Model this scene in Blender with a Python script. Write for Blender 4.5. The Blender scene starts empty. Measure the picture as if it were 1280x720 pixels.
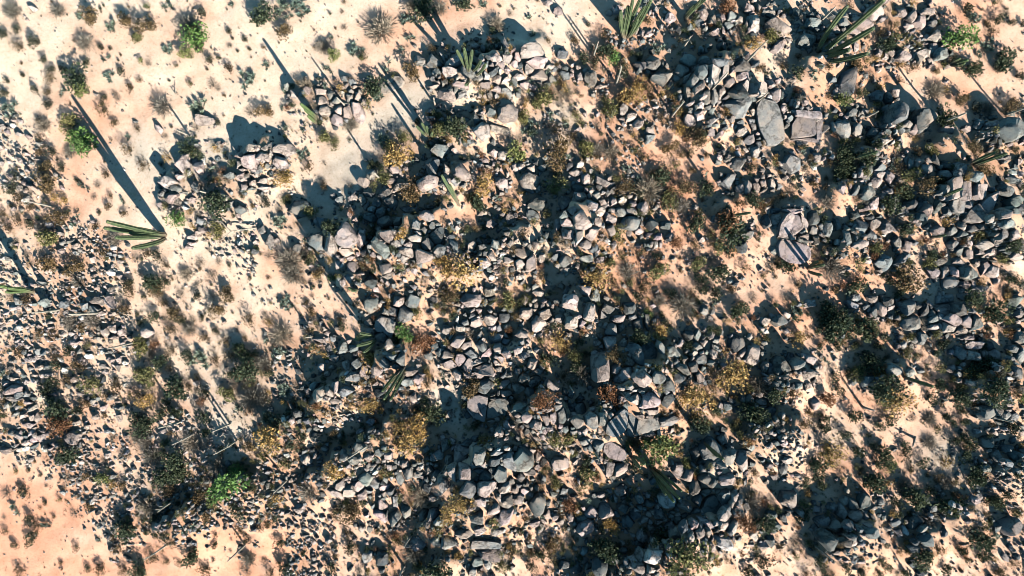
import bpy, math, time
import numpy as np
T0 = time.time()
rng = np.random.default_rng(7)
scene = bpy.context.scene
C = scene.collection

# ---------------------------------------------------------------- camera, light, exposure
M = 0.05            # metres of ground per photograph pixel
H = 43.0            # height of the camera above the plain
cam_d = bpy.data.cameras.new("camera")
cam = bpy.data.objects.new("camera", cam_d)
C.objects.link(cam)
cam.location = (0, 0, H)
cam.rotation_euler = (0, 0, 0)
cam_d.sensor_width = 36.0
cam_d.lens = 36.0 * H / (1280 * M)
cam_d.clip_start = 0.5
cam_d.clip_end = 4000
scene.camera = cam

SUN_EL = math.radians(31)
SX, SY = 0.567, -0.824              # towards the sun, on the ground
world = bpy.data.worlds.new("World")
scene.world = world
world.use_nodes = True
nt = world.node_tree
sky = nt.nodes.new("ShaderNodeTexSky")
sky.sky_type = 'NISHITA'
sky.sun_disc = False
sky.sun_elevation = SUN_EL
sky.sun_rotation = math.atan2(SX, SY)
sky.altitude = 2400
sky.air_density = 0.6
sky.dust_density = 0.0
sky.ozone_density = 0.4
bg = nt.nodes["Background"]
bg.inputs["Strength"].default_value = 0.1
tint = nt.nodes.new("ShaderNodeMix"); tint.data_type = 'RGBA'; tint.blend_type = 'MULTIPLY'   # blue-green tint added for a teal grade, even over the whole sky
tint.inputs[0].default_value = 1.0; tint.inputs[7].default_value = (.55, 1.0, .92, 1)
nt.links.new(sky.outputs[0], tint.inputs[6])
nt.links.new(tint.outputs[2], bg.inputs["Color"])
sl = bpy.data.lights.new("sun", 'SUN')
sl.energy = 5.0
sl.angle = math.radians(0.5)
sl.color = (1.0, 0.945, 0.87)
so = bpy.data.objects.new("sun", sl)
C.objects.link(so)
so.location = (30, -40, 60)
from mathutils import Vector
sdir = Vector((SX * math.cos(SUN_EL), SY * math.cos(SUN_EL), math.sin(SUN_EL)))
so.rotation_euler = (-sdir).to_track_quat('-Z', 'Y').to_euler()
vs = scene.view_settings
vs.view_transform = 'Standard'
vs.look = 'None'
vs.exposure = 1.36
scene.cycles.diffuse_bounces = 0
scene.cycles.max_bounces = 4
scene.cycles.filter_width = 0.85
vs.gamma = 1.0

# ---------------------------------------------------------------- survey data
# hand-placed boulders: per survey tile (320x180 px of the photograph, four units to a pixel): x,y,length,width[,angle][,tone]
ROCKS = {
(0,0): """1010,600,100,45,0,p 790,640,40,50,p 160,40,36,30,p 100,605,34,22,p 140,680,36,24,p 60,600,30,22,p 20,630,34,24,p""",
(1,0): """320,460,70,35,-20,p 330,500,60,40,-10,p 400,500,50,40,60 345,550,60,50,p 420,550,60,40,60,p 460,560,50,60,70,p 505,550,110,55,70,p 465,485,50,40,45 510,490,60,35,60,p 375,470,40,40 470,455,40,25 395,600,60,50,p 680,425,120,62,-25,pf 815,305,60,45,30 890,310,80,60,20 905,360,60,40 1000,300,120,60,-30,p 985,360,110,50,10,p 1060,350,110,50,20 1200,290,50,60,90,p 1100,230,40,35,p 1225,325,40,35,p 1175,355,70,40 1200,395,60,40,p 1260,290,50,40,p 900,430,70,25,p 1030,420,90,30,15,p 1245,555,120,80,0,p 1135,645,70,70,60,p 1210,640,100,35,10,p 985,595,60,35,80,p 1100,600,30,70 1050,600,50,40 930,610,50,40 1255,350,40,30,p 1240,400,50,40,p 1060,270,35,15,p 870,590,50,40,p 960,475,110,36,8,p 1150,420,60,36,p 1200,445,50,40,p 1250,455,60,36 1020,470,70,30,-15 905,520,40,30 1180,560,60,40""",
(2,0): """95,245,150,75,15,p 110,310,160,60,10,p 90,345,80,40,p 130,370,100,50,15,p 20,290,40,60,p 10,310,40,50,p 40,380,60,35,p 185,335,50,30,p 400,395,75,60,20,d 270,345,50,30 300,350,40,30,p 335,378,45,35,p 440,425,60,30,p 250,265,60,40 230,50,50,40,20,p 180,8,60,30,p 640,325,70,50,d 710,310,75,65,d 750,385,100,70,d 800,85,50,45,p 835,150,40,45,d 1020,160,50,40,p 1225,120,80,90,p 1190,40,50,50,p 1012,358,64,80,0,pq 1058,365,30,76,0,pq 960,360,60,60,g 915,400,50,80,30 940,430,40,100,20,p 1150,380,80,45,-15,p 1150,325,80,50,d 1170,430,60,60,p 1230,430,100,80,p 1130,450,90,100,d 880,470,50,80,d 1050,460,40,90,20,p 1015,470,40,90,10 975,470,40,80,g 560,545,40,55,p 600,580,110,50,-15,p 555,590,40,30,p 635,610,50,50,p 690,660,60,40,p 690,690,70,40 900,590,60,70,p 940,570,50,50,p 1010,600,60,40,p 1000,655,50,40,p 1100,590,40,40,p 1140,520,120,90,g 1160,660,80,60,p 1190,690,50,60 900,300,90,60,g 960,300,80,50,g 1030,310,80,50,g 860,350,60,60,g 1090,410,50,60,p 60,420,60,40,p 100,430,50,40,p 520,45,60,36,p 490,60,40,30,p 650,160,30,40,p 620,150,30,40,p 680,170,36,30,p 960,75,60,50,p 1000,90,60,50,p 1040,80,60,40,p 1100,80,50,50 1140,100,50,60,p 1080,130,50,40 940,110,60,36""",
(3,0): """60,130,140,80,15,p 15,60,50,60,p 480,110,100,60,p 540,60,90,60,p 200,200,80,60,g 60,225,80,45,-35,p 720,80,50,60,p 670,60,50,40,p 680,280,90,50,-5,p 775,270,80,40,p 850,180,80,60,p 870,270,60,70,g 412,400,80,150,20,d 555,480,70,55,g 605,490,50,50,g 640,470,60,40,p 665,570,90,110,-30,g 600,560,50,60,g 690,620,60,50,p 770,590,100,80,30,d 8,610,120,210,-15,bf 190,572,130,30,5,ms 180,635,112,100,5,ms 256,635,26,104,5,ms 190,696,120,18,5,ms 110,590,50,40 95,505,30,30,p 120,515,30,36,p 150,520,30,30,p 180,510,40,30,p 40,470,50,70,p 10,420,40,50,p 390,640,80,90,g 430,560,60,40 450,650,60,60,g 1215,640,100,140,60,g 1130,620,50,40,p 1060,620,60,50 900,650,60,50,p 530,660,50,40 590,700,50,40,p 480,560,60,30 620,250,40,50,p 590,280,50,36,p 560,270,40,50,p 230,115,90,50,10 330,140,90,46,0,p 300,170,80,40,p 430,150,70,40,p 380,110,80,40 800,60,60,44,p 760,110,60,50,p 700,130,50,40,p 820,120,60,44 830,230,40,50,p 440,235,40,50,30,p 400,215,40,40,p 1000,640,50,36,p""",
(0,1): """915,85,60,110,10,p 840,190,80,60,-10,p 880,165,50,30,p 850,270,70,50,p 880,290,45,35,p 795,300,30,24,p 1250,70,80,110,p 1200,160,50,60,p 1255,195,44,36,p 1000,385,40,40 960,470,50,35,p 955,490,40,30,p 1115,265,80,40,p 960,275,30,30,p 1015,430,40,30,p 150,215,45,35,p 135,130,30,20,p 1230,205,40,40,p 1240,30,90,50,-10,p 1150,300,50,30 1200,330,50,40,d 980,120,60,50,p 1180,30,40,50,p 940,515,40,24,p 60,325,30,24,p 600,590,36,24,p""",
(1,1): """130,25,110,60,-10,p 30,60,80,45,-30,p 110,90,70,60,40,p 30,180,60,35,p 45,215,60,35,p 215,315,90,70,0,d 330,395,80,50,g 310,490,80,90,40,d 360,500,60,100,-10,p 440,450,120,110,20,m 520,480,40,90,p 500,375,40,30,p 450,540,90,40,10,p 470,570,50,30,p 480,620,50,60,p 65,480,50,60,p 200,525,45,50,d 25,430,40,60 410,280,45,35 540,190,90,50,50,p 570,150,50,50 880,105,70,80,20,g 920,30,80,60,-10,g 960,135,40,70,-30,p 700,130,80,40,p 690,185,70,30,p 720,215,90,50,-10,p 860,190,100,60,p 1030,130,100,80,p 1150,80,50,30,p 1190,45,40,50,p 1240,60,50,50,p 1190,95,30,30,p 1115,105,40,30,p 760,330,120,40,10,p 845,360,80,60,p 720,380,80,50,g 790,400,60,50,g 670,285,60,60,d 640,250,60,50,d 660,460,80,50,p 620,520,120,50,50,g 700,495,50,40,p 760,500,40,40,p 790,470,60,40,p 750,545,60,50,p 830,560,90,70,p 855,500,60,90,30,d 900,460,60,110,30,d 910,530,60,60,g 990,510,40,80,g 1080,520,60,50,p 1120,490,40,40,p 650,620,60,60,p 660,660,50,40,p 740,570,40,40,p 565,690,60,70,d 1150,590,60,50,p 1180,560,40,60,p 1260,580,50,40,p 1270,370,40,60,p 1225,190,60,80,p 560,250,60,40,d 600,290,50,44,d 530,270,40,40 620,340,60,50,d 580,330,50,40,g 640,390,80,50,d 570,370,60,50,d 1030,560,50,40,p 1200,500,50,40 1130,340,50,40,p 1180,400,60,40,p 480,270,50,36,p""",
(2,1): """310,140,50,40,p 440,180,90,40,30,p 345,285,60,90,20,p 400,310,90,60,30,p 430,335,80,50,40,p 350,380,90,110,0,p 285,390,70,40,-10,p 280,440,60,60,p 340,460,40,100,p 400,450,50,110,20,p 430,390,40,60,p 370,490,50,60,p 480,370,80,50,30,p 490,430,50,60,p 500,290,40,50,p 550,280,50,40,p 600,295,50,40,p 540,340,60,50,g 590,390,100,80,0,g 660,320,60,60,p 600,340,60,40,p 370,180,40,60,p 420,260,40,60,g 560,240,60,20,p 700,400,60,60,d 770,400,50,50,g 730,460,40,35,p 790,460,50,40,p 700,500,30,35,p 720,505,30,35,p 745,500,25,35,p 50,545,80,60,p 40,600,60,60,p 95,600,60,80,40,p 145,570,40,50,p 270,580,70,60,g 270,630,50,30,p 380,570,60,40 440,580,60,30,p 175,455,30,35,d 205,495,35,40,d 20,110,40,50,p 85,190,90,80,p 100,130,40,50,p 120,290,90,80,d 110,350,70,50 760,630,30,45,p 1080,190,60,80,20,g 1130,100,60,70,g 1180,215,50,60,p 1220,225,50,50,p 1145,220,40,50,p 1215,185,40,30,p 1260,200,50,40,p 1080,75,40,40,p 1040,70,30,40,p 1220,40,50,50,p 1110,470,40,40 1150,510,50,60,d 1190,450,60,40,g 1015,375,35,35 1275,385,40,70,d 1205,400,30,20,p 290,110,50,40,d 330,220,60,40,d 270,290,60,60,d 310,330,70,40,p 220,560,50,40 40,670,50,30,p 450,290,40,44,p 640,430,50,40,p""",
(3,1): """120,110,90,110,30,g 245,65,60,40,40,p 280,75,30,30,p 15,195,40,60,p 560,160,80,50,p 610,165,60,70,p 655,180,50,30,p 560,110,60,50 575,85,40,20,p 690,85,30,70,g 725,95,40,70,g 755,90,35,50,p 800,130,50,70,g 890,155,70,50,g 970,115,60,70,g 1050,160,60,60,g 940,225,50,86,-8,pq 998,240,52,80,-4,pq 1056,240,56,66,0,pq 890,222,50,60,g 960,305,60,56,5,gq 1008,306,40,44,p 1045,340,70,80,10,pq 1092,310,56,140,15,pq 765,310,44,70,10,g 805,330,40,90,15,p 770,360,60,40,d 725,300,60,60,d 845,320,40,90,d 900,340,40,60,g 860,420,80,50,p 640,300,30,90,g 540,300,50,60,p 40,335,60,30,g 45,370,50,60,p 95,400,50,105,2,mq 143,408,48,100,0,mq 184,395,28,120,-4,pq 130,338,90,24,0,pq 225,370,50,90,d 130,535,166,100,20,mf 300,430,50,80,g 345,400,30,70,g 460,410,70,90,g 410,480,40,100,g 465,500,90,40,p 590,410,60,60,p 540,400,50,60,p 520,460,50,50 650,490,60,90,g 690,500,40,80,p 595,590,80,80,g 660,590,60,70,g 840,640,80,50,p 890,640,50,60,p 940,640,50,60,p 1010,640,100,60,g 1085,620,50,70,p 1135,640,60,80,p 960,590,50,40,p 920,690,70,60,g 975,705,70,50,p 1000,550,60,40,p 1060,540,60,30,p 1090,500,80,50,p 1210,400,70,100,g 1180,440,40,80,g 1240,450,50,60,p 1190,350,50,60,p 1210,240,120,70,g 1230,280,100,60,g 1250,560,60,40,p 1200,75,50,40,p 180,460,60,40,p 230,430,40,60,g 600,240,50,40,p 510,130,50,60,g 380,220,40,50,p 440,230,50,50,g 500,240,60,60,g 550,200,50,50,p 930,500,60,44,g 960,540,60,40,g 1020,420,60,40,g 970,440,70,40,g 920,430,50,50,g 1080,410,70,40,g 1010,490,60,36,p 1050,590,50,40,p 1120,540,60,40,p 1270,330,50,80,g 1230,180,70,40,g 1260,90,40,40,p 860,590,60,40,d 850,80,50,50,d 900,100,60,50,d""",
(0,2): """220,70,50,50,g 315,80,40,40,g 470,60,80,40,10,p 465,100,70,40,30,g 550,75,60,50,60,p 730,220,50,50,p 145,360,55,30,p 195,400,45,30,p 220,435,60,35,p 190,340,35,30,p 55,510,110,50,p 60,550,80,30,p 70,460,40,30,p 155,605,50,40,p 180,650,30,45,p 150,650,40,30,p 135,690,70,30,p 585,395,30,40,p 545,360,50,30,p 590,360,30,30,p 470,650,35,35,p 595,650,35,40,p 505,500,40,30,p 460,570,35,30,p 555,210,40,40,p 525,220,40,50,p 605,225,40,40,p 565,250,50,30,p 370,270,60,30,p 370,495,40,25,p 705,495,30,25,p 405,365,30,40,p 355,225,50,25,p 380,680,50,25,p 100,280,30,20,p 520,395,50,24,p 420,90,50,40,g 500,130,50,30,p 90,60,50,40,g 60,100,40,30,p 110,640,40,26,p 30,480,40,30,p 400,530,40,24,p""",
(1,2): """595,10,50,25,p 575,80,60,90,g 705,70,60,60,p 690,115,80,50,g 650,115,50,40,g 740,125,100,90,30,g 780,80,60,90,30,d 630,175,50,80,20,gq 665,190,50,70,20,gq 620,245,70,50,d 570,225,50,45,p 320,260,70,30,10,p 355,230,50,25,p 480,305,50,40,g 665,285,40,50,p 325,400,40,40,p 385,355,50,40,g 210,415,40,35,d 390,500,50,50,-20,p 360,525,60,40,40,p 310,535,70,60,p 350,550,60,30,p 260,520,30,40,p 390,570,80,30,p 395,595,40,25,p 440,520,80,50,g 450,390,40,60,p 530,420,40,60,p 600,410,50,50,p 640,370,60,50,d 720,360,50,70,g 720,400,50,20,p 770,420,70,40,p 810,455,50,60,p 825,435,40,30,p 610,520,80,40,d 785,560,40,60,p 950,210,60,50,70,p 945,335,90,45,15,p 890,240,50,20,p 1080,60,100,60,p 1165,20,80,50,p 1010,80,30,30,p 1040,165,50,40,g 1020,205,50,40,p 1100,175,60,50,p 1170,165,70,60,p 1180,205,40,40,p 1010,265,80,60,-40,p 1045,290,50,60,60,p 1130,300,80,60,g 1070,325,60,50,g 1150,325,80,40,-20,p 1210,300,50,30,p 1250,335,50,40,p 1020,360,50,50,0,pq 965,390,70,50,p 1055,390,50,70,0,pq 1110,370,70,25,0,pq 1125,402,110,44,5,pq 1110,438,140,28,0,pq 1010,435,60,50,p 1205,375,40,40,p 1215,410,40,40,p 1230,355,40,50,p 1150,495,70,80,g 1120,590,130,110,50,mf 1190,600,150,80,-20,gf 965,635,50,30,10,p 1170,670,60,30,p 1250,520,60,40,p 300,710,40,40,g 900,290,60,40,d 860,340,40,40,g 920,320,60,40,g 700,390,50,50,d 670,340,50,40,g 480,450,60,50,g 500,380,50,50,g 430,300,50,60,g 750,470,60,40,g 1200,250,60,40,p 1250,270,50,40,g 1240,150,60,50,g 560,170,50,40,d""",
(2,2): """295,75,90,75,10,p 385,130,75,75,p 305,175,70,65,p 350,180,40,50,p 410,30,50,80,g 360,15,80,50,p 65,125,70,60,p 125,185,60,80,45,p 45,235,60,35,p 120,85,40,30,p 130,25,60,40,p 170,130,60,50,p 245,150,50,45,p 480,100,70,60,d 525,155,80,55,-20,p 455,140,80,40,60,d 500,205,70,70,d 545,200,40,50,p 465,190,40,30,p 490,275,60,80,-30,p 550,285,50,60,p 430,275,50,30,p 450,290,60,20,p 600,150,40,50,g 590,110,60,80,d 620,185,50,90,d 680,170,44,80,d 710,170,40,40,g 700,330,160,110,10,gf 630,340,60,120,-25,d 815,325,90,50,15,g 745,300,60,70,g 845,285,40,50,p 950,355,60,55,d 850,410,110,50,20,g 830,440,80,60,d 935,450,40,55,p 905,390,60,50,d 450,400,100,120,p 515,410,60,50,-20,p 560,440,100,100,45,p 665,465,110,80,10,p 730,450,70,60,g 785,480,60,60,d 770,525,50,30,g 615,550,70,60,p 695,575,80,90,60,p 700,612,100,36,15,p 785,560,60,70,d 520,670,100,140,60,gf 600,680,56,100,10,gs 680,695,140,80,gf 350,610,90,60,45,g 395,665,80,70,45,g 340,680,70,50,30,p 450,660,60,60,g 495,640,30,30,p 780,670,110,50,g 200,500,60,80,-30,p 300,540,40,40,g 165,655,40,60,p 200,640,40,70,p 970,110,50,50,g 965,270,40,50,p 1030,260,50,50,g 1060,385,40,30,p 1010,335,40,50,p 920,240,40,60,g 1130,280,80,110,d 1155,320,40,60,p 1205,330,60,130,15,p 1265,170,60,40,p 1250,565,60,40,p 1255,600,50,25,p 490,510,30,35,p 1275,400,50,60,p 880,240,50,50,d 60,460,60,60,d 110,460,60,60,d 30,500,60,50,g 90,520,50,50,g 60,340,60,40,g 30,310,50,40,p 100,380,50,60,p 130,420,50,40,g 40,600,60,40,g 80,650,50,50,p 120,680,60,50,p 180,600,50,40,p 1000,380,50,40,g 1080,590,50,40,d 1190,560,50,50,d 1225,600,40,40,p 930,290,50,50,g 990,240,50,40,p 860,360,50,40,d 250,640,50,70,d 300,600,60,40,d 340,560,50,40,d""",
(3,2): """525,55,60,50,20,p 560,110,60,80,-30,p 535,110,40,70,g 605,70,60,50,d 610,105,50,40,p 710,95,90,80,g 720,170,100,70,g 780,110,40,90,d 755,85,40,40,g 820,130,40,60,g 830,160,50,50,g 890,105,90,60,15,pq 965,105,60,70,d 925,160,100,45,8,pq 995,165,60,60,p 1048,175,64,90,d 905,195,90,50,p 970,210,50,40,p 840,195,60,50,p 1000,245,70,30,p 1030,290,80,35,0,pq 1030,330,80,50,p 1080,320,40,60,p 975,330,60,50,40,p 945,315,40,50,g 1110,290,50,40,d 1140,345,80,50,25,p 770,250,70,60,g 740,255,40,40,g 680,290,40,40,g 640,230,20,15,p 200,80,70,40,p 60,165,80,60,d 65,395,80,80,d 155,380,70,60,g 220,355,60,60,p 205,435,90,40,p 155,490,40,40,g 205,490,30,40,p 240,575,40,60,p 640,415,50,64,-35,g 720,425,50,50,g 430,470,30,40,g 505,470,60,60,g 1060,5,100,30,p 1260,130,40,50,p 1150,170,50,20,p 1230,310,50,50,g 1260,340,60,100,g 1100,620,60,70,-20,g 1155,610,40,80,g 950,430,50,40,g 430,50,60,40,g 420,90,60,50,g 970,8,60,30,p 30,560,80,60,d 20,620,60,50,d 10,400,40,80,g 120,355,60,50,d 870,150,40,50,g 870,190,40,40,g 1190,640,40,50,g 1240,640,50,50,g 1250,420,50,60,d 1260,250,50,60,d 880,60,90,50,g 1240,60,70,60,g""",
(0,3): """100,25,40,60,-40,p 165,35,40,40,p 205,35,30,40,p 240,10,40,30,p 360,30,60,60,30,p 20,95,50,35,p 155,5,40,30,p 130,50,30,30,p 300,20,30,24,p 260,60,36,24,p 330,70,36,24,p 820,440,40,24,p 1000,210,36,24,p""",
(1,3): """1035,120,100,130,15,p 1030,200,70,80,p 1110,125,60,80,g 950,80,50,70,g 905,120,60,70,g 985,200,50,90,p 940,265,70,80,g 1055,285,80,80,d 1145,230,70,60,d 1150,290,90,80,p 1225,215,80,90,g 1240,290,70,80,p 1250,360,70,60,p 1120,360,50,50,p 1080,370,50,60,p 1185,390,60,50,p 1250,430,70,90,p 1105,430,70,50,g 1265,165,60,100,g 815,560,90,50,p 755,215,60,60,g 550,240,130,56,40,g 590,265,80,40,45,g 510,285,60,60,p 420,270,40,60,p 465,300,50,70,p 530,310,50,60,p 395,310,100,40,30,p 620,420,120,50,30,p 690,430,60,120,30,g 740,405,60,60,g 880,430,90,70,d 905,455,60,50,g 1150,570,120,40,5,gq 1150,605,120,50,15,pq 1110,650,60,50,g 1110,500,60,40,p 1060,510,120,40,p 955,555,80,60,g 620,640,70,70,d 560,630,50,60,g 640,275,50,40,p 630,365,50,60,p 690,350,30,70,g 290,15,40,60,g 250,140,60,60,p 290,120,40,40,p 340,90,40,50,p 530,485,40,40,p 225,385,60,40,p 490,535,25,24,p 560,125,40,50,p 740,165,40,40,p 870,190,40,50,d 850,280,60,50,d 900,220,50,60,d 960,150,50,50,d 1060,60,50,40,d 1190,150,50,60,d 1180,190,50,40,d 840,420,60,50,d 880,330,40,40,p 480,150,60,40,g 520,80,60,40,g 430,120,50,50,g 660,120,40,40,p 800,210,50,40,g 720,230,40,60,g 1200,500,60,40,p 900,550,60,50,g""",
(2,3): """60,140,100,120,10,g 70,205,90,30,p 100,100,40,30,p 125,125,40,40,p 65,65,40,20,p 250,160,90,60,p 325,145,40,40,p 40,230,60,50,d 20,290,50,40,p 130,375,80,90,10,g 490,175,50,90,10,p 540,185,80,70,p 510,100,120,70,40,pf 430,65,50,50,g 360,50,60,40,g 585,245,40,50,p 540,300,60,40,p 635,335,50,60,g 705,245,50,40,d 775,355,72,90,-20,w 870,375,70,50,20,p 920,405,50,40,g 470,400,70,70,-45,p 395,410,70,50,-30,p 345,435,60,40,g 370,490,80,70,p 650,440,60,40,p 660,525,60,65,p 710,490,70,30,d 830,450,40,60,d 860,480,40,60,d 790,480,50,50,d 820,520,70,40,d 770,520,50,40,d 650,625,60,70,p 715,645,70,90,30,w 700,690,50,30,p 640,685,80,40,p 910,470,40,50,p 940,520,60,40,p 980,510,30,50,p 900,530,40,60,p 1070,555,124,56,10,w 1000,580,30,60,p 1000,370,100,150,-20,gf 920,275,60,80,d 1000,255,70,50,d 1060,330,60,80,g 1070,420,60,60,p 1055,470,40,60,p 980,460,90,30,40,p 1110,480,40,60,p 1000,90,110,140,20,g 1060,40,60,60,p 1090,130,50,90,g 1150,150,60,90,p 1080,240,80,60,p 870,220,60,90,p 830,200,60,80,p 1215,520,50,50,p 1260,570,50,40,p 365,600,40,40,g 440,690,80,90,40,d 220,430,50,35,p 110,460,50,40,p 25,510,30,25,p 690,10,80,30,p 940,340,60,70,d 970,310,60,50,d 560,390,60,50,d 620,420,60,50,d 580,450,50,60,d 690,360,50,40,d 730,410,60,50,d 640,560,50,40,d 520,640,60,40,d 560,600,50,40,d 450,310,50,40,p 260,300,50,40,g 210,320,50,40,g 30,340,60,60,p 60,290,60,40,p 180,420,40,40,p 290,430,40,40,p 240,450,40,40,p 260,670,60,40,d 320,690,60,50,d 380,680,50,40,g 470,640,50,40,g 930,110,60,60,d 950,150,50,60,g""",
(3,3): """120,340,80,80,20,p 340,470,70,60,g 280,450,60,60,g 330,385,60,40,g 375,400,60,60,40,g 430,360,50,100,-10,g 440,420,60,60,p 410,470,60,40,g 490,350,70,80,d 490,430,40,60,g 250,390,60,25,p 300,560,100,90,35,d 570,350,40,35,g 585,425,40,40,g 640,450,50,60,g 740,460,90,80,d 780,490,60,30,g 735,590,60,50,d 800,550,60,60,d 720,670,40,40,d 770,700,40,40,d 885,510,35,45,d 1220,480,80,90,30,p 1145,480,40,60,d 1060,325,40,30,p 1035,345,50,40,p 635,90,30,20,d 1100,190,60,50,g 390,555,80,40,d 430,560,40,40,p 520,520,60,60,g 40,480,50,60,g 110,140,60,36,p 80,190,40,50,g 1200,80,50,40,g 1240,120,40,60,g 1210,160,50,40,g 1150,120,50,60,g 1110,50,60,60,g 350,605,40,30,p 600,480,40,30,p 20,420,50,50,g 10,540,40,60,g 830,385,50,40,g 880,385,40,40,p 790,340,60,40,g""",
}
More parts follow.
